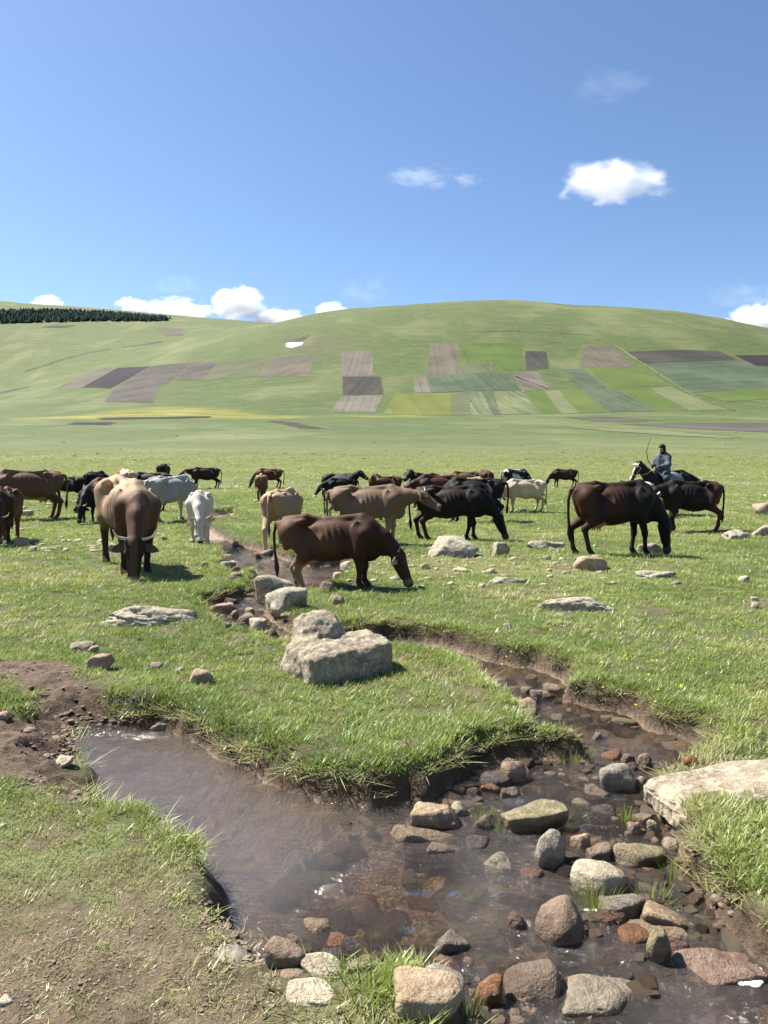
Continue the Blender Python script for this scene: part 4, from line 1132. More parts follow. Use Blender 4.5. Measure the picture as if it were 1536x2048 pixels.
# ---- loose clods of earth on the trampled ground
def clods():
    rr = np.random.default_rng(41); V0, F0 = ico(1); VV = []; FF = []; b = 0
    def scatter(n, ua, ub, va, vb, polys, r0, r1, smax=9.0):
        nonlocal b
        k = 0
        P = on_plane(rr.uniform(ua, ub, n * 6), rr.uniform(va, vb, n * 6), 0)
        x, y = P[:, 0], P[:, 1]; sd = stream_sd(x, y)
        ok = (sd > .03) & (sd < smax) & (np.min([poly_sd(p, x, y) for p in polys], 0) < .05) & (poly_sd(MUDHOLE, x, y) > 0) & (fbm(x * 3, y * 3, 3, 301) > -.15)
        x, y = x[ok][:n], y[ok][:n]; z = height(x, y)
        for i in range(len(x)):
            r = r0 * (r1 / r0) ** (rr.random() ** 2.2)
            Q = V0 * (1 + .35 * rr.normal(size=(len(V0), 1)) * .6) * np.array([r * rr.uniform(.8, 1.6), r * rr.uniform(.8, 1.4), r * rr.uniform(.25, .7)])
            a = rr.uniform(0, 6.28); c, s_ = math.cos(a), math.sin(a); Q = Q @ np.array([[c, s_, 0], [-s_, c, 0], [0, 0, 1]])
            VV.append(Q + np.array([x[i], y[i], z[i] + r * .15])); FF.append(F0 + b); b += len(Q)
    scatter(1300, -60, 640, 1780, 2060, [DIRT], .0025, .0075)
    scatter(600, -60, 340, 1310, 1620, [MUD], .005, .018)
    scatter(420, 90, 330, 1400, 1630, [MUD], .010, .026, .22)
    scatter(400, 1380, 1540, 1600, 1960, [DIRTR, LIP], .004, .014)
    scatter(350, 400, 640, 1790, 1960, [DIRT, TRAMPLE], .004, .014, .16)
    g = G('soil_clods'); nz = g.noise(g.pos, 18, 5, .7)
    g.pbsdf(g.ramp(nz, [(.3, (0.07, 0.05, 0.035)), (.5, (0.17, 0.13, 0.092)), (.72, (0.32, 0.265, 0.19))]), .95, .15, g.bump(g.noise(g.pos, 160, 3), .8, .006))
    tag(obj('clods', mesh_np('clods', np.concatenate(VV), np.concatenate(FF), g.m, False)), 'crumbly brown clods of trampled earth', 'soil', kind='stuff')
clods()

# ---- small angular stones poking out of the stream
def small_stones():
    rr = random.Random(17); ms = ['tan', 'grey', 'brown', 'tan', 'pink', 'dark', 'grey', 'brown', 'pale']
    protos = [mesh_np('stone', *rock_shape('a' if i % 2 else 'k', 5000 + i, 3), ROCKM[m], True) for i, m in enumerate(ms)]
    placed = [(x, y, max(a, b)) for x, y, a, b in ROCKS]
    for (ua, ub), (va, vb), cnt in [((890, 1420), (1480, 1720), 75), ((1130, 1500), (1690, 1990), 60), ((560, 1000), (1640, 2040), 34), ((980, 1340), (1350, 1490), 22), ((420, 720), (1080, 1260), 40)]:
        k = 0
        for _ in range(cnt * 14):
            if k >= cnt: break
            q = on_plane(rr.uniform(ua, ub), rr.uniform(va, vb), WZ); x, y = float(q[0]), float(q[1])
            s_ = float(stream_sd(np.array([x]), np.array([y]))[0])
            if not (-.75 if ua > 900 else -.16) < s_ < -.0: continue
            if s_ < -.3 and rr.random() < .55: continue
            r = rr.uniform(.016, .05) * (1 if y < 6 else 1.25)
            if any((x - X) ** 2 + (y - Y) ** 2 < (R * .8 + r * .7) ** 2 for X, Y, R in placed): continue
            i = rr.randrange(9); o = obj('stone', protos[i], loc=(x, y, WZ - r * rr.uniform(-.05, .3)))
            o.scale = (r * rr.uniform(.9, 1.6), r * rr.uniform(.8, 1.2), r * rr.uniform(.4, .8)); o.rotation_euler = (rr.uniform(-.3, .3), rr.uniform(-.3, .3), rr.uniform(0, 6.28))
            tag(o, 'small angular stone poking out of the shallow stream', 'stone', 'small stones in the shallow stream'); placed.append((x, y, r)); k += 1
small_stones()
# ------------------------------------------------------------------ grass
def blade(V, F, T, base, h, wd, lean, az, curl, rr, segs=3):
    b = len(V); dx, dy = math.cos(az), math.sin(az); px, py = -dy, dx
    for i in range(segs + 1):
        t = i / segs; r = lean * t + curl * t * t; z = h * (t - .28 * curl / max(h, 1e-4) * t * t * .5)
        x, y = base[0] + dx * r, base[1] + dy * r
        ww = wd * (1 - t ** 1.6) * .5
        if i < segs:
            V.append((x - px * ww, y - py * ww, base[2] + z)); V.append((x + px * ww, y + py * ww, base[2] + z)); T += [t, t]
        else: V.append((x, y, base[2] + z)); T.append(1.0)
    for i in range(segs - 1): F.append((b + 2 * i, b + 2 * i + 1, b + 2 * i + 3)); F.append((b + 2 * i, b + 2 * i + 3, b + 2 * i + 2))
    F.append((b + 2 * segs - 2, b + 2 * segs - 1, b + 2 * segs))
def clump(seed, n, rad, h0, h1, wd, spread, down=False):
    rr = random.Random(seed); V = []; F = []; T = []
    for _ in range(n):
        a = rr.uniform(0, 6.283); q = rad * math.sqrt(rr.random()); h = rr.uniform(h0, h1) * (1 - .35 * q / rad)
        if down: h *= .35
        blade(V, F, T, (q * math.cos(a), q * math.sin(a), -.012), h, wd * rr.uniform(.7, 1.3), h * rr.uniform(.15, spread) * (3 if down else 1), rr.uniform(0, 6.283), h * rr.uniform(.1, .6), rr)
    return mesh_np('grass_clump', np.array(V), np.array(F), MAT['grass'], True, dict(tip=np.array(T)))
GC = bpy.data.collections.new('grass_clumps')
for i, a in enumerate([(1, 30, .07, .026, .052, .0052, 1.2), (2, 30, .075, .03, .062, .0052, 1.1), (3, 26, .08, .022, .045, .0056, 1.4), (4, 34, .07, .03, .07, .004, .8),
                       (5, 34, .06, .035, .07, .005, 1.0), (6, 30, .07, .035, .08, .0048, 1.2), (7, 40, .10, .02, .05, .0034, 1.2, True), (8, 26, .06, .08, .16, .0042, 1.4, True)]):
    GC.objects.link(bpy.data.objects.new('clump_%02d' % i, clump(*a)))
def build_grass():
    rr = np.random.default_rng(77)
    zones = [(1.0, 3.4, 950, 1.0), (3.4, 6.5, 400, 1.05), (6.5, 11, 170, 1.3), (11, 20, 75, 1.7), (20, 40, 28, 2.4), (40, 95, 6, 3.6), (95, 210, 1.1, 6.0)]
    PX = []; PY = []; S = []
    for a, b, den, sc in zones:
        w1 = .56 * b + 1.6; n = int((b - a) * 2 * w1 * den)
        y = rr.uniform(a, b, n); x = rr.uniform(-w1, w1, n); k = np.abs(x) < .56 * y + 1.2
        PX.append(x[k]); PY.append(y[k]); S.append(np.full(k.sum(), sc))
    # denser fringe along the banks
    n = 60000; y = rr.uniform(1.2, 14, n); x = rr.uniform(-6, 6, n); s = stream_sd(x, y); k = (s > .03) & (s < .22)
    PX.append(x[k]); PY.append(y[k]); S.append(np.full(k.sum(), 1.0))
    x = np.concatenate(PX); y = np.concatenate(PY); sc = np.concatenate(S)
    z = height(x, y); sd = stream_sd(x, y); mud, bed, dry, yel = ground_masks(x, y, z)
    r = rr.random(len(x)); nz = fbm(x * 2.2, y * 2.2, 3, 201); nl = fbm(x * .55, y * .55, 4, 203)
    tr = sstep(.35, -.35, poly_sd(TRAMPLE, x, y) + .25 * nz); di = sstep(.3, -.3, poly_sd(DIRT, x, y) + .3 * nz)
    base_mud = np.where((y > 4) | (tr > .4) | (di > .4) | (poly_sd(MUD, x, y) < .2) | (poly_sd(DIRTR, x, y) < .2) | (poly_sd(EDGE, x, y) < .1), mud, 0) * np.where(poly_sd(RUBBLE, x, y) < .4, .8, np.where((poly_sd(MUD, x, y) < .2) | (di > .4) | (poly_sd(EDGE, x, y) < .1), 1, .35))
    prob = 1 - np.where(sd < .1, .30, 1.0) * base_mud
    prob = np.where((tr > .4) & (poly_sd(EDGE, x, y) > .05), np.maximum(prob, .85), prob); prob = np.where((di > .4), np.minimum(np.maximum(prob, .66), .74), prob); prob = np.where(poly_sd(EDGE, x, y) < .03, .10, prob)
    far = y > 11; prob = prob * np.where(y > 100, sstep(210, 110, y), 1)
    r2 = rr.random(len(x)); gap = (y < 11) & (tr < .4) & (r2 > .92 + 1.3 * np.minimum(0, fbm(x * 5, y * 5, 3, 207) + .12)) 
    keep = (r < prob) & ~gap & ((sd > .055 + .04 * nz) | ((sd > .012) & (sd < .09) & (y > 2.6) & (rr.random(len(x)) < .20) & ~((x < -.4) & (y < 5)))) & (~far | (rr.random(len(x)) < .75 + .6 * nl))
    for X, Y, a, b in ROCKS:                             # nothing grows through the stones
        keep &= ((x - X) / (a * .82)) ** 2 + ((y - Y) / (b * .82)) ** 2 > 1
    x, y, z, sc, sd, nz, nl, tr, di, dry, mud = (q[keep] for q in (x, y, z, sc, sd, nz, nl, tr, di, dry, mud))
    n = len(x); r = rr.random(n)
    kind = rr.integers(0, 4, n)
    nb = (x < -.55) & (y < 5.2); fringe = (sd < .20) & (y < 16) & (tr < .4) & (~nb | (r < .12)); kind[fringe & (r < .32)] = rr.integers(4, 6, n)[fringe & (r < .32)]
    lush = (nz > .22) & (y < 14) & (tr < .3) & (r < .25); kind[lush] = 4
    kind[(tr > .4) & (r < .42)] = 6; kind[(di > .4) & (r < .86)] = 6
    beard = (sd < .09) & (y < 14); kind[beard] = 7
    tint = .36 + .60 * nl + .30 * nz + rr.normal(0, .10, n) + .25 * dry
    tint[sd < .2] -= .08; tint[tr > .4] += .10; tint[di > .4] += .1; tint[kind >= 6] = rr.uniform(.62, .94, n)[kind >= 6]
    tint[(rr.random(n) < .05)] += .4
    tint += np.where(y > 18, .08, 0)
    scl = sc * rr.uniform(.75, 1.25, n) * (1 - .38 * tr)
    rot = np.stack([rr.normal(0, .14, n), rr.normal(0, .14, n), rr.uniform(0, 6.283, n)], 1)
    me = bpy.data.meshes.new('grass'); me.vertices.add(n)
    me.vertices.foreach_set('co', np.stack([x, y, z], 1).astype(np.float32).ravel())
    for nm, v in (('scl', scl), ('tint', np.clip(tint, 0, 1))):
        me.attributes.new(nm, 'FLOAT', 'POINT').data.foreach_set('value', v.astype(np.float32))
    me.attributes.new('pick', 'INT', 'POINT').data.foreach_set('value', kind.astype(np.int32))
    me.attributes.new('rot', 'FLOAT_VECTOR', 'POINT').data.foreach_set('vector', rot.astype(np.float32).ravel())
    me.materials.append(MAT['grass'])
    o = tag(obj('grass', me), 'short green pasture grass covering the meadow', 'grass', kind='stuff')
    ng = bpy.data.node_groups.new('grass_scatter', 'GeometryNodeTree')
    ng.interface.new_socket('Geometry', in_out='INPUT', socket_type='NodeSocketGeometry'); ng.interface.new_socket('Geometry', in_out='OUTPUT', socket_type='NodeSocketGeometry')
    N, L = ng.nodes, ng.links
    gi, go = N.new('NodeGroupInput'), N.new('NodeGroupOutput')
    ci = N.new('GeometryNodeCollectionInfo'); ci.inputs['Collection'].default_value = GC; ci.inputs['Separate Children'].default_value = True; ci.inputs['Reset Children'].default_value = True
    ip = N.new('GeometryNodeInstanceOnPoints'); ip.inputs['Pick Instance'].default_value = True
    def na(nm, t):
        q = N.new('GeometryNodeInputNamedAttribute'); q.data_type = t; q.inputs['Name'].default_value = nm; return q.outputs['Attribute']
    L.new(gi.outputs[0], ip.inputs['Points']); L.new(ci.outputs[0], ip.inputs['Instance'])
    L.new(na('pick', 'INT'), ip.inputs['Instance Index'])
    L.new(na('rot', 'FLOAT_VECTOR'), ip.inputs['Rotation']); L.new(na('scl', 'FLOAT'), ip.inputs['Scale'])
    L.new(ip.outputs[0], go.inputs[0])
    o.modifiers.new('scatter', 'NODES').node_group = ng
    print('grass clumps', n)
build_grass()

def tussocks():
    rr = np.random.default_rng(53); V0, F0 = ico(1); VV = []; FF = []; b = 0
    for _ in range(150):
        v = 845 + 90 * rr.random() ** .8; p = hit(rr.uniform(-150, 1690), v); r = rr.uniform(.10, .30) * (1 + max(0, (900 - v)) / 60)
        VV.append(V0 * (1 + .3 * rr.normal(size=(len(V0), 1)) * .6) * np.array([r * rr.uniform(.8, 2.2), r, r * .55]) + np.array([p.x, p.y, p.z])); FF.append(F0 + b); b += len(V0)
    tag(obj('tussocks', mesh_np('tussocks', np.concatenate(VV), np.concatenate(FF), flat('tussock', (.075, .085, .032), .95, .1, 1.5, .6), True)), 'small dark tussocks dotted over the far meadow', 'tussocks', kind='stuff')
tussocks()
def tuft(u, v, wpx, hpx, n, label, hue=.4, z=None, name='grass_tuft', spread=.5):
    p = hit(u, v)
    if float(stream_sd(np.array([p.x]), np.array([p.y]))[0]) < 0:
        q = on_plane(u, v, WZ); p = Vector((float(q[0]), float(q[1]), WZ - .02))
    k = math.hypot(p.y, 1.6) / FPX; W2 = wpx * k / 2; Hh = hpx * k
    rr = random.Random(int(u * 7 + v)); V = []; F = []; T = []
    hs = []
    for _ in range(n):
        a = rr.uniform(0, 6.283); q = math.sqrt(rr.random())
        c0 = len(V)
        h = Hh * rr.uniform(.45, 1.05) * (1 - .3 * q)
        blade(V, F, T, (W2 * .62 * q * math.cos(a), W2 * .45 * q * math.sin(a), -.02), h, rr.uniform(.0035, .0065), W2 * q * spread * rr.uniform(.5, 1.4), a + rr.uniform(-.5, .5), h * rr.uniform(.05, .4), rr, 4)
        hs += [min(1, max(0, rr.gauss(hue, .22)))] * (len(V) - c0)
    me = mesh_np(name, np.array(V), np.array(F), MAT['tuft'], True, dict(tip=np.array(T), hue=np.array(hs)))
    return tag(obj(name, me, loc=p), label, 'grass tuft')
tuft(1190, 1818, 95, 92, 110, 'yellow green grass tuft growing in front of the large pale stone', .62)
tuft(1300, 1806, 95, 66, 90, 'yellow green grass tuft between the two tan slabs and the right bank', .6)
tuft(1306, 1602, 44, 74, 60, 'blue green grass tuft at the lower end of the lichen slab', .12)
tuft(958, 1638, 70, 60, 40, 'sparse grass blades growing right of the big tan dome', .3)
tuft(1003, 1652, 56, 66, 26, 'thin reeds standing left of the jagged mossy stone', .15, name='reed_tuft')
tuft(1146, 1518, 92, 60, 110, 'bright green grass tuft on the tip of the grass spit', .35)
tuft(1248, 1640, 46, 64, 28, 'thin reeds standing above the pinkish cube of stone', .5, name='reed_tuft')
tuft(735, 1992, 130, 85, 60, 'long grass tuft on the near bank among pale stones', .35)
tuft(935, 2046, 90, 90, 46, 'grass blades beside the big tan boulder at the bottom', .4)
tuft(640, 1958, 90, 52, 34, 'few grass blades in front of the pale oval stone', .3)
tuft(1212, 1700, 70, 50, 30, 'few yellowish blades behind the dark brown angular stone', .6)
tuft(1120, 1640, 56, 44, 20, 'few thin blades at the right end of the jagged mossy stone', .4)
tuft(660, 1175, 70, 30, 70, 'green grass clump at the brook behind the main boulder', .3)
tuft(1345, 1755, 60, 80, 50, 'tall grass on the edge of the right bank above the flat water', .55)
# yellow flowers
def flowers():
    rr = random.Random(9); V = []; F = []
    pts = [(1253, 1331), (1304, 1334), (1314, 1334), (1361, 1389), (1463, 1391), (1506, 1411), (1415, 1308), (1180, 1262), (1480, 1290), (1100, 1270), (720, 1188), (745, 1176)]
    pts += [(rr.uniform(1000, 1536), rr.uniform(1240, 1440)) for _ in range(26)]
    for u, v in pts:
        p = hit(u, v); r = .009; b = len(V); z = p.z + .055
        V.append((p.x, p.y, z + .004)); V += [(p.x + r * math.cos(a * 1.0472), p.y + r * math.sin(a * 1.0472), z + rr.uniform(-.002, .002)) for a in range(6)]
        F += [(b, b + 1 + i, b + 1 + (i + 1) % 6) for i in range(6)]
        V += [(p.x - .001, p.y, p.z), (p.x + .001, p.y, p.z), (p.x, p.y, z)]; F.append((b + 7, b + 8, b + 9))
    tag(obj('flowers', mesh_np('flowers', np.array(V), np.array(F), flat('petals', (.75, .6, .03), .7))), 'tiny yellow flowers dotted in the right meadow', 'flowers', kind='stuff')
flowers()
def foam(u0, u1, v0, v1, label):
    q = on_plane((u0 + u1) / 2, (v0 + v1) / 2, WZ); k = math.hypot(q[1], 1.7) / FPX
    rr = np.random.default_rng(int(u0)); V0, F0 = ICO[3]; VV = []; FF = []; b = 0
    for _ in range(16):
        x, y = rr.normal(0, .34, 2); r = rr.uniform(.15, .4)
        VV.append(V0 * np.array([r, r, r * .35]) * (u1 - u0) / 2 * k + np.array([x * (u1 - u0) / 2 * k, y * (v1 - v0) * k * 1.0, 0])); FF.append(F0 + b); b += len(V0)
    tag(obj('foam', mesh_np('foam', np.concatenate(VV), np.concatenate(FF), MAT['foam'], True), loc=(q[0], q[1], WZ + .006)), label, 'foam')
MAT['foam'] = flat('foam', (.82, .82, .80), .6, .4, 60, .1)
foam(1167, 1203, 1823, 1842, 'white foam beside the dark red wet stone')
foam(1466, 1528, 1950, 1976, 'larger white foam patch below the pinkish block')
foam(1500, 1528, 1936, 1952, 'small white foam patch right of the pinkish block')
# ------------------------------------------------------------------ cattle
HC = dict(black=(.0075, .0062, .0058), blackbrown=(.019, .0095, .0062), dark=(.066, .0235, .0105), brown=(.115, .058, .030), red=(.105, .044, .021), taupe=(.160, .103, .062),
          tan=(.34, .225, .13), cream=(.60, .44, .26), white=(.56, .52, .44), grey=(.30, .285, .25))
POSE = dict(graze=((1.02, 0, .58), (1.20, 0, .10)), close=((.96, 0, .60), (1.02, 0, .10)), level=((1.12, 0, 1.05), (1.50, 0, .79)), up=((.95, 0, 1.30), (1.32, 0, 1.04)), mid=((1.05, 0, .88), (1.31, 0, .50)), low=((1.00, 0, 1.02), (1.30, 0, .78)))
def cone_mesh(name, pts, rad, mat, n=8):
    V, F = tube(pts, rad, n); return mesh_py(name, V, F, mat)
def leaf(name, root, tip, nrm, wd, mat, fold=.25):
    """a cupped ear with thickness"""
    root, tip, nrm = Vector(root), Vector(tip), Vector(nrm).normalized(); d = tip - root; side = d.cross(nrm).normalized(); V = []; F = []
    prof = [(0, .30), (.18, .75), (.42, 1.0), (.68, .82), (.88, .42), (1, .08)]
    for t, q in prof:
        c = root + d * t
        for s_, dp in ((-1, fold), (-.5, .02), (0, -.06), (.5, .02), (1, fold)):
            V.append(c + side * wd * .5 * q * s_ + nrm * wd * dp * q)
    n = len(V); V += [v - nrm * .012 for v in V[:n]]
    for i in range(len(prof) - 1):
        for k in range(4):
            a = i * 5 + k; F.append((a, a + 1, a + 6, a + 5)); F.append((n + a + 5, n + a + 6, n + a + 1, n + a))
        for k in (0, 4):
            a = i * 5 + k; F.append((a, a + 5, n + a + 5, n + a) if k == 0 else (a, n + a, n + a + 5, a + 5))
    return mesh_py(name, V, F, mat)
def cow(u, v, head, hpx, base, label, pose='graze', hide=None, ls=1.0, fat=1.0, yaw=0.0, step=(0, 0, 0, 0), horns=.17, horn='horn', udder=False, tag_=None, earm=None, vox=None, calf=False, lift=0.0, swish=0.0, pitch=0.0):
    hd = math.radians(head)
    g = hit(u, v); k = math.hypot(g.y, g.z - CAM_Z) / FPX
    s = hpx * k / 1.27
    h = vox or (.019 if hpx > 85 else .028 if hpx > 48 else .036)
    ch, sh = math.cos(hd), math.sin(hd)
    def world(p): return (g.x + s * (p[0] * ls * ch - p[1] * sh), g.y + s * (p[0] * ls * sh + p[1] * ch))
    feet = [(.46 + step[0], .15), (.46 + step[1], -.15), (-.70 + step[2], .15), (-.70 + step[3], -.15)]
    base_z = 0; gz = [hz(*world(f)) for f in feet]
    ref = float(np.median(gz)) + lift
    fz = [max(-.22, min(.15, (z - ref) / s)) - .012 + f_[0] * math.tan(pitch) for z, f_ in zip(gz, feet)]
    (px, py, pz), (mx, my, mz) = POSE[pose]
    zlow = -.03
    if pose in ('graze', 'close'):
        zz = (hz(*world((mx, 0))) - ref) / s; mz += zz; pz += zz * .7; zlow = min(0, zz)
    def turn(p):
        x, y, z = p; x -= .55; c, q = math.cos(yaw), math.sin(yaw); return np.array((.55 + x * c - y * q, x * q + y * c, z))
    poll, muz = turn((px, py, pz)), turn((mx, my, mz))
    nb = np.array((.55, 0, 1.0))
    lo = (min(-1.05, poll[0] - .2), min(-.42 * fat, poll[1] - .25, muz[1] - .2), min(-.3, zlow - .1)); hi = (max(.95, poll[0] + .3, muz[0] + .2), max(.42 * fat, poll[1] + .25, muz[1] + .2), max(1.42, poll[2] + .2))
    S = SDF(lo, hi, h)
    f = fat
    # trunk
    S.ell((.02, 0, .86), (.58, .262 * f, .325), .05); S.ell((-.20, 0, .78), (.46, .295 * f, .285), .08)
    S.ell((.44, 0, .86), (.27, .205 * f, .34), .07); S.ell((-.62, 0, 1.00), (.27, .195 * f, .215), .07)
    S.cone((-.80, 0, 1.165), (-.45, 0, 1.20), .045, .05, .07); S.cone((-.45, 0, 1.20), (-.1, 0, 1.17), .05, .045, .07); S.cone((-.1, 0, 1.17), (.46, 0, 1.225), .045, .06, .07)
    for y in (-1, 1):
        S.ell((-.28, y * .315 * f, 1.02), (.15, .10, .13), .06, sub=True); S.ell((.40, y * .20 * f, .98), (.07, .045, .20), .06)            # hollow flank
        S.ell((-.46, y * .20 * f, 1.145), (.075, .055, .05), .045)                       # hip bones
        S.ell((-.86, y * .09, 1.09), (.055, .045, .05), .05); S.ell((-.66, y * .24 * f, .92), (.13, .05, .13), .06, sub=True)                             # pin bones
        # hind leg
        fx, fy = feet[2 if y > 0 else 3]; zf = fz[2 if y > 0 else 3]
        dx = fx + .70
        st = (-.50 + dx * .35, y * .175, .66); hk = (-.80 + dx * .8, y * .145, .455 + zf * .4); ft = (fx - .035, y * .145, .13 + zf)
        S.cone((-.66, y * .13 * f, .98), st, .19, .125, .08); S.cone(st, hk, .125, .056, .05); S.cone(hk, ft, .056, .040, .03); S.ell(hk, (.062, .045, .065), .03)
        S.cone(ft, (fx + .015, y * .145, .05 + zf), .044, .052, .03); S.cone((fx + .02, y * .145, .035 + zf), (fx + .055, y * .145, .03 + zf), .052, .042, .02)
        # fore leg
        fx, fy = feet[0 if y > 0 else 1]; zf = fz[0 if y > 0 else 1]
        dx = fx - .46
        el = (.42 + dx * .1, y * .165, .66); kn = (.45 + dx * .55 + max(0, dx) * .1, y * .145, .385 + zf * .5); ft = (fx - .03, y * .14, .12 + zf)
        S.cone((.52, y * .155 * f, .95), el, .155, .10, .08); S.cone(el, kn, .092, .056, .05); S.ell(kn, (.058, .052, .07), .03); S.cone(kn, ft, .046, .038, .03)
        S.cone(ft, (fx + .01, y * .14, .05 + zf), .043, .052, .03); S.cone((fx + .015, y * .14, .035 + zf), (fx + .05, y * .14, .03 + zf), .052, .042, .02)
        S.cone((-.46, y * .20 * f, 1.14), (-.86, y * .095, 1.09), .05, .045, .05)
        S.cone((-.78, y * .115, 1.0), (-.74, y * .13, .74), .085, .06, .07)
    S.ell((.60, 0, .70), (.15, .10, .17), .08)
    # neck and head
    md = (nb + poll) / 2 + np.array((0, 0, .05 if pose in ('graze', 'close') else .0))
    S.cone(nb, md, .215, .150, .10, (1, 1.35, 1)); S.cone(md, poll, .150, .105, .06, (1, 1.25, 1))
    S.cone(nb + (.02, 0, -.18), (nb * .35 + poll * .65) + np.array((-.05, 0, -.10)), .10, .055, .10, (1, 1.9, 1))
    S.cone((.46, 0, 1.17), md + np.array((0, 0, .06)), .07, .05, .08)
    d = muz - poll; d /= np.linalg.norm(d)
    sv = np.cross((0, 0, 1), d); sv /= np.linalg.norm(sv) + 1e-9
    nn = np.cross(d, sv)
    S.ell(poll + d * .05, (.105, .115, .105), .05)
    S.cone(poll + d * .10, poll + d * .34, .108, .074, .05, None); S.cone(poll + d * .30, muz, .074, .070, .04)
    S.ell(muz - d * .01, (.078, .088, .072), .03)
    S.cone(poll + d * .12 - nn * .07, poll + d * .34 - nn * .055, .07, .04, .05)
    for y in (-1, 1):
        S.ell(poll + d * .15 + sv * y * .078 + nn * .035, (.042, .04, .042), .04)
        S.ell(poll + d * .02 + sv * y * .065 + nn * .02, (.05, .05, .05), .04)
        S.ell(muz + d * .045 + sv * y * .035 + nn * .03, (.02, .018, .02), .02, sub=True)
    if udder:
        S.ell((-.42, 0, .565), (.17, .125, .115), .05)
        for a in (-.05, .06):
            for y in (-.06, .06): S.cone((-.42 + a, y, .50), (-.42 + a, y, .415), .021, .014, .02)
    elif pose != 'x': S.ell((-.12, 0, .57), (.07, .05, .06), .06)
    # ribs and loose skin
    X, Y, Z = np.meshgrid(*S.ax, indexing='ij')
    rib = np.clip(1 - np.abs((X - .02) / .36), 0, 1) * np.clip(1 - np.abs((Z - .90) / .22), 0, 1)
    S.f += (.017 * rib * np.sin((X + .35 * (Z - .9)) * 2 * np.pi / .105) + .016 * np.exp(-((X - .22) / .03) ** 2) * np.clip((1.08 - Z) / .3, 0, 1) * (Z > .6)).astype(np.float32)
    V, F = S.mesh()
    # the coat
    N = fbm3(V * 2.6 + u, 4, int(u) % 50, .55); fine = fbm3(V * 9 + u, 3, 7)
    col = np.tile(np.array(HC[base]) if isinstance(base, str) else np.array(base), (len(V), 1))
    def blend(c, wgt):
        nonlocal col
        c = np.array(HC[c] if isinstance(c, str) else c); w_ = np.clip(wgt, 0, 1)[:, None]; col = col * (1 - w_) + c[None] * w_
    hdist = (V - poll) @ d; onhead = (np.linalg.norm(V - (poll + muz) / 2, axis=1) < .34) & (hdist > -.02)
    for what, c, amt in hide or []:
        if what == 'back': blend(c, amt * sstep(1.02, 1.20, V[:, 2] + .10 * N) * (V[:, 0] < .7))
        elif what == 'saddle': blend(c, amt * sstep(.2, -.5, V[:, 0] + .3 * N) * sstep(.75, 1.1, V[:, 2] + .2 * N))
        elif what == 'flank': blend(c, amt * sstep(.35, .05, np.abs(V[:, 0] + .15) + .3 * N) * sstep(.6, .8, V[:, 2]))
        elif what == 'legs': blend(c, amt * sstep(.62, .40, V[:, 2] + .1 * N) * ~onhead)
        elif what == 'hind': blend(c, amt * sstep(.55, .42, V[:, 2]) * (V[:, 0] < -.3))
        elif what == 'belly': blend(c, amt * sstep(.72, .58, V[:, 2]) * (np.abs(V[:, 1]) < .2) * (np.abs(V[:, 0]) < .6))
        elif what == 'front': blend(c, amt * sstep(.05, .45, V[:, 0] + .2 * N))
        elif what == 'rump': blend(c, amt * sstep(-.35, -.7, V[:, 0] + .2 * N))
        elif what == 'head': blend(c, amt * onhead * 1.0)
        elif what == 'face': blend(c, amt * onhead * (((V - poll) @ nn) > .03) * (np.abs((V - poll) @ sv) < .045))
        elif what == 'spine': blend(c, amt * sstep(.055, .02, np.abs(V[:, 1])) * (V[:, 2] > 1.0))
        elif what == 'patch': blend(c, amt * sstep(-.02, .03, N + .25 * fine))
        elif what == 'dorsal': blend(c, amt * sstep(.14, .02, np.abs(V[:, 1])) * sstep(.95, 1.15, V[:, 2]))
    col *= (1 + .22 * N[:, None])
    if udder: blend((.36, .20, .13), sstep(.24, .17, np.sqrt((V[:, 0] + .42) ** 2 + V[:, 1] ** 2)) * sstep(.62, .54, V[:, 2]))
    ring = sstep(.11, .085, np.linalg.norm(V - muz, axis=1)) * sstep(.03, .055, np.linalg.norm(V - muz - d * .06 - nn * .02, axis=1))
    if base not in ('white', 'cream', 'grey'): blend((.30, .25, .20), (.18 if base in ('black', 'blackbrown') else .42) * ring)
    blend((.02, .016, .014), sstep(.075, .05, np.linalg.norm(V - muz - d * .055 - nn * .02, axis=1)))
    for i, (fx, fy) in enumerate(feet):
        blend((.045, .038, .032), sstep(.085, .055, V[:, 2] - fz[i]) * (np.hypot(V[:, 0] - fx, V[:, 1] - fy) < .16))
    tr = np.array([ls, 1, 1]) * s
    me = mesh_np('cow', V * tr, F, MAT['hide'], True, dict(hide=np.clip(col, .003, .9)))
    o = obj('cow', me, loc=(g.x, g.y, ref)); o.rotation_euler = (0, pitch, hd)
    tag(o, label, 'cow', 'cattle grazing on the meadow')
    T = lambda p: tuple(np.asarray(p, float) * tr)
    # horns, ears, eyes, tail
    hm = MAT[horn]
    for y in (-1, 1):
        if horns:
            r0 = poll + sv * y * .06 + nn * .045 - d * .01
            pts = [r0, r0 + sv * y * horns * .45 + nn * .02 - d * .015, r0 + sv * y * horns * .85 - d * horns * .20 + nn * .05, r0 + sv * y * horns * 1.0 - d * horns * .58 + nn * .09]
            obj('horn', cone_mesh('horn', [T(p) for p in pts], [.024 * s, .020 * s, .012 * s, .003 * s], hm), o)
        er = poll + sv * y * .095 + d * .055 - nn * .005
        et = er + sv * y * .19 + d * .06 - nn * .05
        em = leaf('ear', T(er), T(et), nn + d * .15, .115 * s, earm or MAT['hide'])
        if not earm: em.attributes.new('hide', 'FLOAT_COLOR', 'POINT').data.foreach_set('color', np.tile(np.append(np.clip(np.median(col[onhead], 0) if onhead.any() else col.mean(0), .006, .8) * 1.15, 1), len(em.vertices)).astype(np.float32))
        ear = obj('ear', em, o)
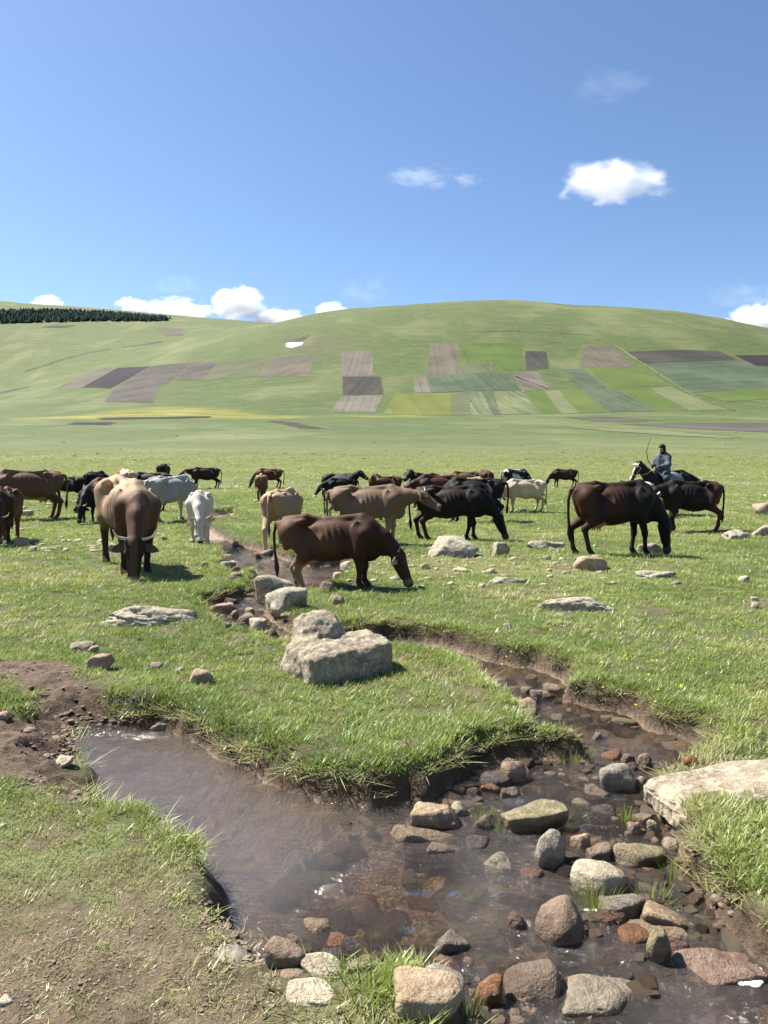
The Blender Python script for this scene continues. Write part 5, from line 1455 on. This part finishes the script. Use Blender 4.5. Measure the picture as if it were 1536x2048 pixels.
        if tag_ and (tag_[1] == 0 or tag_[1] == y):
            c = Vector(T(er * .45 + et * .55 + nn * .025 - sv * 0)); bm = bmesh.new(); bmesh.ops.create_cube(bm, size=1)
            for q in bm.verts: q.co = c + Vector(tuple(sv * q.co.x * .055 * s + d * q.co.y * .07 * s + nn * q.co.z * .008 * s))
            tm = bpy.data.meshes.new('ear_tag'); bm.to_mesh(tm); bm.free(); tm.materials.append(MAT[tag_[0]]); obj('ear_tag', tm, ear)
        if hpx > 60:
            eo = obj('eye', mesh_np('eye', np.array(ICO[2][0]) * .021 * s, ICO[2][1], MAT['eye']), o); eo.location = T(poll + d * .155 + sv * y * .106 + nn * .045)
    tp = [(-.86, 0, 1.13), (-.95, swish * .2, 1.10), (-.99, swish * .5, .92), (-.99, swish * .8, .68), (-.97, swish, .50), (-.96, swish * 1.1, .36), (-.95, swish * 1.15, .22)]
    tm = cone_mesh('tail', [T(p) for p in tp], [r * s for r in (.045, .034, .026, .022, .026, .042, .006)], MAT['hide'])
    tc = np.array([np.clip(col.mean(0) * (.9 if i < 32 else .35), .006, .6) for i in range(len(tm.vertices))])
    tm.attributes.new('hide', 'FLOAT_COLOR', 'POINT').data.foreach_set('color', np.concatenate([tc, np.ones((len(tc), 1))], 1).astype(np.float32).ravel())
    obj('tail', tm, o)
    return o
PALE_EAR = MAT['ear_pale']; MAT['ear_brown'] = flat('brown_ear', (.10, .07, .045), .9, .1, 30, .4)
# near row
cow(256, 1140, 302, 184, 'taupe', 'big brown horned cow with a pale back grazing towards the camera, front left', 'graze', [('front', 'dark', .8), ('flank', 'tan', .9), ('saddle', 'tan', .8), ('back', 'cream', .55), ('belly', 'dark', .6), ('rump', 'tan', .5), ('legs', 'blackbrown', .9), ('spine', 'taupe', .6), ('head', 'blackbrown', .85), ('face', 'brown', .7)], 1.0, .97, -.32, (.02, -.05, 0, 0), .19, earm=MAT['ear_brown'], pitch=.10)
cow(668, 1169, -10, 160, 'dark', 'dark brown cow grazing in profile, its hind legs in the brook', 'graze', [('rump', 'brown', .7), ('flank', 'brown', .5), ('front', 'blackbrown', .55), ('head', 'dark', .4), ('hind', 'tan', .35)], 1.0, .86, -.1, (.03, .0, .12, .30), .12, 'horn_dark', True, earm=PALE_EAR, lift=.02, swish=.06)
cow(742, 1086, -12, 117, 'taupe', 'taupe brown cow with short horns holding its head level, behind the dark brown one', 'level', [('legs', 'tan', .5), ('head', 'brown', .5), ('belly', 'tan', .5), ('face', 'brown', .5)], 1.0, 1.0, -.12, (.02, -.06, 0, .1), .17)
cow(905, 1080, -4, 111, 'blackbrown', 'black cow grazing behind the grey white block of rock', 'graze', [('front', 'black', .8), ('hind', 'dark', .5)], 1.0, 1.0, -.1, (.05, -.12, -.05, .14), .12, 'horn_dark')
cow(1232, 1111, 2, 149, 'blackbrown', 'big black brown cow grazing in profile, nearest on the right', 'close', [('rump', 'dark', .7), ('flank', 'dark', .4), ('front', 'black', .9), ('head', 'black', .9), ('legs', 'black', .6)], .84, .95, -.12, (-.05, .10, -.10, .12), .0, 'horn_dark', True, earm=MAT['hair'])
cow(1376, 1064, 180, 104, 'black', 'black cow with an ear tag walking left, in front of the rider', 'low', [('flank', 'blackbrown', .8), ('rump', 'dark', .7), ('front', 'blackbrown', .4)], .86, .88, .25, (.10, -.10, -.02, -.20), .0, 'horn_dark', tag_=('tagw', 1))
cow(400, 1079, 280, 101, 'white', 'white horned cow grazing towards the camera at the brook', 'graze', [('dorsal', 'cream', .5), ('legs', 'cream', .35), ('belly', 'tan', .3)], 1.0, 1.0, .14, (0, .06, 0, 0), .22, tag_=('tagy', -1))
cow(346, 1041, 60, 91, 'grey', 'light grey cow seen from behind, left of the white one', 'graze', [('back', 'white', .6), ('rump', 'grey', .5), ('belly', 'white', .5)], 1.0, 1.0, 0, (0, .1, -.08, .08), .15, udder=True)
cow(568, 1086, 78, 110, 'tan', 'tan cow seen from behind, grazing beside the taupe one', 'graze', [('spine', 'brown', .6), ('back', 'cream', .5), ('legs', 'cream', .5)], 1.0, .92, .1, (0, .08, -.06, .1), .14)
cow(188, 1043, 269, 72, 'black', 'black horned cow grazing towards the camera, left of the big front cow', 'graze', [('spine', (.10, .09, .085), .5)], 1.0, .95, .0, (0, .05, 0, 0), .16)
cow(52, 1038, 214, 101, 'brown', 'tall brown cow turned away to the left, near the left edge', 'graze', [('belly', 'tan', .6), ('back', 'taupe', .5), ('legs', 'dark', .5), ('rump', 'red', .3)], 1.0, 1.05, 0, (0, .1, 0, .08), .15, udder=True)
cow(10, 1086, 287, 112, 'red', 'red brown cow cut by the left edge, grazing towards the camera', 'graze', [('front', 'blackbrown', .8), ('spine', 'brown', .7), ('head', 'red', .3)], .95, 1.0, .12, (0, .05, 0, 0), .16)
# middle row
cow(945, 1046, 178, 90, 'black', 'black cow whose tail hangs above the cream coloured cow', 'graze', None, 1.0, .95, 0, (0, .1, 0, .1), .12, 'horn_dark', swish=.05)
cow(1046, 1022, 196, 66, 'cream', 'cream coloured cow grazing to the left with a white face', 'graze', [('front', 'tan', .45), ('back', 'white', .6), ('head', 'white', .8), ('legs', 'tan', .3)], 1.0, .95, .1, (.1, -.08, 0, .1), .08)
cow(876, 1026, 192, 77, 'dark', 'dark brown cow behind the back of the grazing black cow', 'mid', [('front', 'blackbrown', .6), ('flank', 'brown', .3)], 1.0, 1.0, .2, (0, .1, 0, 0), .12)
cow(850, 1016, 232, 70, 'black', 'shaggy black cow with raised head in the middle of the herd', 'up', [('head', 'blackbrown', .6)], 1.0, 1.0, .1, (0, 0, 0, 0), .10, 'horn_dark')
cow(852, 1022, 186, 50, 'black', 'small black calf looking left past the taupe cow', 'low', None, .9, .9, 0, (0, 0, 0, 0), 0, 'horn_dark')
cow(930, 1000, 182, 57, 'brown', 'brown cow with a whitish head far behind the dark brown one', 'level', [('head', 'white', .8), ('back', 'taupe', .5)], 1.0, 1.0, -1.0, (0, 0, 0, 0), .1)
cow(940, 1012, 4, 57, 'cream', 'pale cow with only its back showing between darker ones', 'graze', [('flank', 'white', .5)], .9, 1.0, 0, (0, 0, 0, 0), .1)
cow(969, 997, 92, 58, 'dark', 'narrow dark cow seen from behind, left of the piebald one', 'graze', None, 1.0, .8, 0, (0, 0, 0, 0), .1)
cow(682, 1006, -32, 60, 'black', 'black horned cow with raised head looking right', 'up', None, 1.0, 1.0, 0, (0, 0, 0, 0), .17)
cow(681, 1008, 200, 52, 'black', 'black horned cow lowering its head to the left', 'mid', None, .95, 1.0, 0, (0, .08, 0, 0), .15)
cow(768, 1004, 184, 52, 'dark', 'dark brown cow with its horns showing above its back, behind the taupe one', 'up', [('flank', 'blackbrown', .6), ('head', 'brown', .7)], 1.0, 1.0, 1.9, (0, 0, 0, 0), .15)
cow(700, 1042, 6, 66, 'red', 'red brown calf half hidden behind the rump of the taupe cow', 'graze', [('hind', 'cream', .6)], 1.0, .95, 0, (0, 0, 0, 0), 0)
cow(523, 1001, 99, 54, 'brown', 'small pinkish brown cow left of the tan one', 'graze', [('back', 'tan', .6), ('rump', 'taupe', .7), ('legs', 'dark', .4)], 1.0, .95, 0, (0, .1, 0, .1), .08)
cow(537, 977, 184, 40, 'dark', 'brown cow grazing to the left behind the small pinkish brown one', 'graze', [('back', 'brown', .5)], 1.0, 1.0, 0, (0, .1, 0, .2), .12)
cow(409, 977, 200, 43, 'blackbrown', 'dark brown cow with a light head farther out, above the white cow', 'level', [('head', 'taupe', .7), ('flank', 'dark', .5)], 1.0, 1.0, .2, (0, .1, .1, -.1), .1)
cow(328, 968, 94, 41, 'blackbrown', 'farthest dark cow on the left, seen from behind', 'graze', None, 1.0, .95, 0, (0, 0, 0, 0), .1)
cow(300, 1000, 178, 56, 'blackbrown', 'blackish cow with a long level back above the big front cow', 'graze', None, 1.05, 1.0, 0, (0, 0, 0, 0), .12)
cow(228, 1030, 205, 74, 'dark', 'dark brown cow squeezed between the black one and the big front cow', 'graze', [('back', 'brown', .4)], 1.0, 1.0, 0, (0, 0, 0, 0), .12)
cow(195, 1001, 86, 59, 'black', 'black cow seen from behind beyond the black horned one', 'graze', [('flank', 'blackbrown', .4)], 1.0, .95, 0, (0, 0, 0, 0), .12)
cow(131, 1006, 180, 53, 'black', 'black heifer walking left, right of the tall brown cow', 'level', [('flank', 'blackbrown', .5)], 1.0, 1.0, .0, (.15, -.16, .06, -.16), .0)
cow(3, 1000, 180, 48, 'dark', 'dark cow whose back shows at the left edge', 'graze', [('back', 'taupe', .7)], 1.0, 1.0, 0, (0, 0, 0, 0), .12)
cow(252, 1003, 118, 66, 'tan', 'pale cow with bony hips just above the back of the big front cow', 'graze', [('back', 'cream', .8), ('flank', 'dark', .6), ('rump', 'white', .4)], 1.0, 1.0, 0, (0, 0, 0, 0), .12)
cow(292, 1022, 160, 63, 'dark', 'dark brown cow between the big front cow and the grey one', 'graze', [('back', 'brown', .3)], 1.0, 1.0, 0, (0, 0, 0, 0), .12)
cow(1032, 991, 36, 54, 'white', 'black and white piebald cow seen from behind', 'graze', [('patch', 'black', 1), ('front', 'black', .8)], 1.0, .95, 0, (0, 0, .05, -.05), .1)
cow(1127, 975, 184, 37, 'blackbrown', 'dark brown cow grazing alone right of the cream one', 'graze', [('flank', 'dark', .6)], 1.05, 1.0, 0, (0, .1, 0, .1), .12)
cow(1262, 1036, 180, 74, 'black', 'black cow with a white spot on its back, hidden behind the big black brown one', 'graze', [('patch', 'white', .9), ('flank', 'black', .9), ('front', 'black', .9)], .8, .95, 0, (0, 0, 0, 0), .1)
cow(1340, 1004, 6, 64, 'black', 'black cow showing behind the rider and his horse', 'mid', [('head', 'blackbrown', .6)], 1.0, 1.0, -.1, (0, 0, 0, 0), .1)
# ------------------------------------------------------------------ horse and rider
def horse_and_rider():
    g = hit(1322, 1030); hd = math.radians(212); k = math.hypot(g.y, 1.6) / FPX
    s = 1.0
    S = SDF((-1.15, -.45, -.1), (1.75, .45, 2.05), .028)
    S.ell((0, 0, 1.02), (.62, .29, .30), .06); S.ell((.48, 0, 1.02), (.28, .24, .33), .08); S.ell((-.55, 0, 1.10), (.34, .28, .30), .08)
    S.cone((-.5, 0, 1.25), (.3, 0, 1.22), .12, .12, .1)
    S.cone((.55, 0, 1.15), (.88, 0, 1.42), .23, .15, .1, (1, 1.35, 1)); S.cone((.88, 0, 1.42), (1.12, 0, 1.60), .15, .105, .06, (1, 1.3, 1))
    p, m = np.array((1.16, 0, 1.60)), np.array((1.46, 0, 1.16)); d = (m - p) / np.linalg.norm(m - p)
    S.cone(p, p + d * .28, .115, .085, .05, (1, 1.2, 1)); S.cone(p + d * .25, m, .08, .062, .04); S.ell(m, (.068, .062, .07), .03); S.ell(p + d * .14 + np.array((-.06, 0, -.05)), (.10, .07, .12), .05)
    for y in (-1, 1):
        S.cone((-.62, y * .14, 1.05), (-.48, y * .17, .78), .20, .13, .08); S.cone((-.48, y * .17, .78), (-.74, y * .15, .52), .12, .058, .05); S.cone((-.74, y * .15, .52), (-.70 + .08 * y, y * .15, .14), .052, .040, .03)
        S.cone((-.70 + .08 * y, y * .15, .14), (-.66 + .08 * y, y * .15, .03), .042, .062, .03)
        S.cone((.48, y * .15, .98), (.42, y * .17, .75), .15, .095, .08); S.cone((.42, y * .17, .75), (.45, y * .15, .45), .088, .056, .05); S.cone((.45, y * .15, .45), (.44 - .05 * y, y * .15, .13), .048, .038, .03); S.cone((.44 - .05 * y, y * .15, .13), (.48 - .05 * y, y * .15, .03), .042, .062, .03)
        S.cone(p + np.array((-.02, y * .06, .06)), p + np.array((0, y * .075, .19)), .04, .012, .03)
    V, F = S.mesh(); N = fbm3(V * 3, 4, 3)
    col = np.tile((.016, .013, .012), (len(V), 1)); wr = sstep(-.10, -.35, V[:, 0] + .2 * N)[:, None] * sstep(.7, .9, V[:, 2] + .1 * N)[:, None]
    col = col * (1 - wr) + np.array((.19, .19, .195)) * wr
    blz = (np.abs(V[:, 1]) < .028) & (V[:, 0] > 1.16) & (V[:, 2] < 1.62); col[blz] = (.45, .42, .36)
    ho = obj('horse', mesh_np('horse', V, F, MAT['hide'], True, dict(hide=col)), loc=(g.x, g.y, g.z - .02)); ho.rotation_euler = (0, 0, hd)
    tag(ho, 'dark horse with a light grey rump carrying the herder', 'horse')
    rope = flat('bridle_rope', (.42, .37, .27), .8); mane = flat('mane_hair', (.05, .042, .035), .8, .2, 40, .5); pm = flat('pale_mane', (.42, .38, .29), .8, .2, 40, .5)
    V2 = []; F2 = []; rr = random.Random(4)
    for i in range(70):
        t = i / 69; q = Vector((.52 + .62 * t, 0, 1.36 + .38 * t)); y = rr.choice((-1, 1)); L = rr.uniform(.10, .22); b = len(V2)
        tv, tf = tube([q, q + Vector((-.02, y * .07, .02)), q + Vector((-.03, y * .13, -L))], [.016, .014, .003], 5); V2 += tv; F2 += [tuple(b + j for j in f) for f in tf]
    obj('mane', mesh_py('mane', V2, F2, mane), ho)
    V2 = []; F2 = []
    for i in range(16):
        y = rr.uniform(-.07, .07); b = len(V2); q = Vector(tuple(p)) + Vector((.02, y, .08))
        tv, tf = tube([q, q + Vector((.08, y * .4, -.02)), q + Vector((.13, y * .6, -.14))], [.016, .014, .003], 5); V2 += tv; F2 += [tuple(b + j for j in f) for f in tf]
    obj('forelock', mesh_py('forelock', V2, F2, pm), ho)
    V2, F2 = tube([(-.86, 0, 1.25), (-1.0, 0, 1.15), (-1.02, .02, .8), (-.98, .02, .45), (-.96, .02, .35)], [.05, .06, .075, .06, .01], 9)
    obj('tail', mesh_py('tail', V2, F2, mane), ho)
    for y in (-1, 1):
        e = obj('eye', mesh_np('eye', ICO[2][0] * .024, ICO[2][1], MAT['eye']), ho); e.location = tuple(p + d * .17 + np.array((.02, y * .085, .02)))
    br = obj('bridle', None) if False else None
    Vb = []; Fb = []
    def ring(c, r, th, ax):
        nonlocal Vb, Fb
        c = Vector(tuple(c)); ax = Vector(tuple(ax)).normalized(); a = ax.cross(Vector((0, 1, 0))).normalized(); b_ = Vector((0, 1, 0)); pts = [c + a * r[0] * math.cos(t * math.pi / 8) + b_ * r[1] * math.sin(t * math.pi / 8) for t in range(17)]
        b = len(Vb); tv, tf = tube(pts, [th] * 17, 5); Vb += tv; Fb += [tuple(b + j for j in f) for f in tf]
    ring(p + d * .38, (.088, .078), .012, d); ring(p + d * .06, (.15, .115), .012, d)
    for y in (-1, 1):
        b = len(Vb); tv, tf = tube([tuple(p + d * .38 + np.array((0, y * .076, 0))), tuple(p + d * .06 + np.array((-.02, y * .118, -.02)))], [.011, .011], 5); Vb += tv; Fb += [tuple(b + j for j in f) for f in tf]
        b = len(Vb); tv, tf = tube([tuple(p + d * .40 + np.array((0, y * .08, -.02))), (1.0, y * .22, 1.36), (.55, y * .10, 1.50), (.42, y * .05, 1.56)], [.011] * 4, 5); Vb += tv; Fb += [tuple(b + j for j in f) for f in tf]
    obj('bridle', mesh_py('bridle', Vb, Fb, rope), ho)
    # saddle blanket
    Vs = []; Fs = []
    for i in range(9):
        x = -.34 + .66 * i / 8
        for j in range(13):
            t = -1.15 + 2.3 * j / 12; Vs.append((x, .325 * math.sin(t), 1.03 + .335 * math.cos(t) + .02 * math.cos(i * 1.6)))
    for i in range(8):
        for j in range(12): a = i * 13 + j; Fs.append((a, a + 1, a + 14, a + 13))
    n = len(Vs); Vs += [(x, y * .95, z - .02) for x, y, z in Vs]; Fs += [tuple(n + q for q in reversed(f)) for f in Fs]
    obj('saddle_blanket', mesh_py('saddle_blanket', Vs, Fs, flat('blanket', (.20, .20, .21), .9, .1, 20, .3)), ho)

    # the rider: body, then clothes
    skin = flat('skin', (.32, .19, .13), .6, .3)
    B = SDF((-.45, -.5, -.85), (.72, .5, 1.12), .017)
    sh = [np.array((-.01, y * .19, .52)) for y in (1, -1)]
    elb = [np.array((.12, .27, .26)), np.array((.10, -.28, .25))]
    wri = [np.array((.36, .10, .20)), np.array((.38, -.16, .24))]
    B.ell((-.02, 0, .08), (.15, .18, .15), .06); B.cone((-.02, 0, .08), (.0, 0, .40), .14, .16, .06, (1.1, .9, 1)); B.cone((-.0, .10, .50), (0, -.10, .50), .09, .09, .08)
    B.cone((.0, 0, .52), (.03, 0, .68), .062, .055, .04)
    hc = np.array((.05, 0, .80)); B.ell(hc, (.098, .078, .115), .02); B.ell(hc + (.045, 0, -.055), (.06, .058, .065), .03)
    B.cone(hc + (.09, 0, .005), hc + (.115, 0, -.025), .014, .018, .02)                      # nose
    B.ell(hc + (.098, 0, -.068), (.012, .026, .008), .015); B.ell(hc + (.085, 0, -.10), (.025, .028, .02), .02)
    for y in (-1, 1):
        B.ell(hc + (-.005, y * .08, -.01), (.022, .012, .034), .015); B.ell(hc + (.088, y * .033, .012), (.014, .019, .011), .012, sub=True)
    for i, y in enumerate((1, -1)):
        B.cone(sh[i], elb[i], .055, .045, .05); B.cone(elb[i], wri[i], .045, .030, .03)
        dr = wri[i] - elb[i]; dr /= np.linalg.norm(dr); c = wri[i] + dr * .055
        B.cone(wri[i], c, .030, .036, .02, (1, 1.2, 1))
        for q in range(4):                                                                      # fingers curled round rein and stick
            o_ = np.array((0, 0, .034 - .022 * q)); L = (.040, .046, .043, .034)[q]
            a = c + o_ + dr * .02; b = a + dr * L * .7 + np.array((0, -y * .012, 0)); e = b + np.array((-.012, -y * .036, 0)); 
            B.cone(a, b, .0115, .0105, .006); B.cone(b, e, .0105, .009, .004); B.cone(e, e - dr * .025, .009, .008, .004)
        B.cone(wri[i] + dr * .02 + np.array((0, -y * .02, .02)), c + np.array((.02, -y * .045, .035)), .013, .011, .01)
        hipj, kne, ank = np.array((-.02, y * .11, .04)), np.array((.33, y * .34, -.16)), np.array((.18, y * .36, -.58))
        B.cone(hipj, kne, .095, .065, .06); B.cone(kne, ank, .062, .042, .04); B.cone(ank, ank + np.array((.17, y * .02, -.08)), .045, .035, .03)
    V, F = B.mesh()
    base = Vector((g.x, g.y, g.z - .02)); off = Vector((-.02 * math.cos(hd), -.02 * math.sin(hd), 1.36))
    po = obj('person', mesh_np('person', V, F, skin, True), loc=base + off); po.rotation_euler = (0, 0, hd + .12)
    tag(po, 'herder in a blue grey hooded jacket riding the dark horse, holding a thin stick', 'person')
    J = SDF((-.45, -.5, -.30), (.55, .5, .78), .02)
    J.cone((-.03, 0, -.02), (.0, 0, .42), .215, .205, .06, (1.12, .86, 1)); J.cone((0, .12, .52), (0, -.12, .52), .115, .115, .08); J.cone((-.06, 0, -.18), (-.03, 0, .0), .235, .21, .06, (1.05, .88, 1))
    J.ell((-.10, 0, .60), (.10, .14, .10), .05)
    for i in (0, 1): J.cone(sh[i], elb[i], .098, .085, .06); J.cone(elb[i], wri[i] - (wri[i] - elb[i]) * .04, .085, .056, .04)
    J.ell((.14, 0, .66), (.10, .075, .14), .03, sub=True)
    P = np.stack(np.meshgrid(*J.ax, indexing='ij'), -1); J.f += (.022 * fbm3(P * 8 * np.array((1, 1, 1.7)), 3, 4)).astype(np.float32)
    V, F = J.mesh(); jm = flat('jacket_cloth', (.085, .100, .115), .8, .2, 9, .5)
    ja = obj('jacket', mesh_np('jacket', V, F, jm, True), po)
    vs = SDF((-.1, -.2, .05), (.3, .2, .6), .02); vs.cone((.10, 0, .12), (.08, 0, .52), .105, .10, .03, (1, .95, 1)); V, F = vs.mesh(); obj('vest', mesh_np('vest', V, F, flat('dark_vest', (.022, .024, .03), .8), True), po)
    H = SDF((-.2, -.2, .55), (.25, .2, 1.0), .013)
    H.ell(hc + (-.018, 0, .022), (.118, .102, .122), .02); H.cone(hc + (-.05, 0, -.08), (-.03, 0, .60), .09, .10, .04); H.cone((.03, 0, .62), (-.03, 0, .6), .085, .1, .03)
    H.ell(hc + (.12, 0, -.035), (.075, .066, .088), .02, sub=True)
    V, F = H.mesh(); obj('hood', mesh_np('hood', V, F, flat('dark_hood', (.016, .017, .021), .85, .2, 30, .4), True), po)
    Hh = SDF((-.1, -.15, .75), (.25, .15, .98), .013); Hh.ell(hc + (.03, 0, .055), (.088, .082, .075), .02); V, F = Hh.mesh(); obj('hair', mesh_np('hair', V, F, MAT['hair'], True), po)
    T = SDF((-.35, -.52, -.75), (.55, .52, .2), .022); T.ell((-.03, 0, .05), (.19, .22, .14), .05)
    for y in (1, -1): T.cone((-.02, y * .11, .03), (.33, y * .34, -.16), .125, .095, .05); T.cone((.33, y * .34, -.16), (.19, y * .36, -.52), .09, .065, .04)
    P = np.stack(np.meshgrid(*T.ax, indexing='ij'), -1); T.f += (.016 * fbm3(P * 10, 3, 6)).astype(np.float32)
    V, F = T.mesh(); obj('trousers', mesh_np('trousers', V, F, flat('dark_trousers', (.045, .05, .062), .85, .2, 10, .35), True), po)
    for y in (1, -1):
        a = np.array((.18, y * .36, -.50)); Bt = SDF(tuple(a - (.12, .1, .25)), tuple(a + (.3, .12, .1)), .017); Bt.cone(a, a + (0, 0, -.10), .062, .055, .03); Bt.cone(a + (0, 0, -.11), a + (.18, y * .02, -.16), .05, .042, .03); V, F = Bt.mesh()
        obj('boot', mesh_np('boot', V, F, flat('boot_leather', (.02, .017, .015), .5), True), po)
    for y in (-1, 1):
        e = obj('eye', mesh_np('eye', ICO[2][0] * .011, ICO[2][1], MAT['eye']), po); e.location = tuple(hc + np.array((.088, y * .033, .012)))
    # the stick: a thing of its own, bowed, in the near hand
    R = Matrix.Rotation(hd + .12, 4, 'Z'); hand = base + off + (R @ Vector(tuple(wri[1] + np.array((.05, .03, .0)))))
    tip = at_dist(1302, 873, hand.y + .0); bow = at_dist(1293, 905, hand.y); mid = at_dist(1296, 921, hand.y)
    pts = [hand + (hand - mid) * .25, hand, mid, bow, at_dist(1296.5, 890, hand.y), tip]
    V2, F2 = tube([p_ - hand for p_ in pts], [.012, .014, .013, .012, .010, .008], 7)
    tag(obj('herding_stick', mesh_py('herding_stick', V2, F2, flat('stick_wood', (.07, .06, .03), .8)), loc=hand), 'long thin bowed stick raised in the hand of the herder', 'stick')
horse_and_rider()
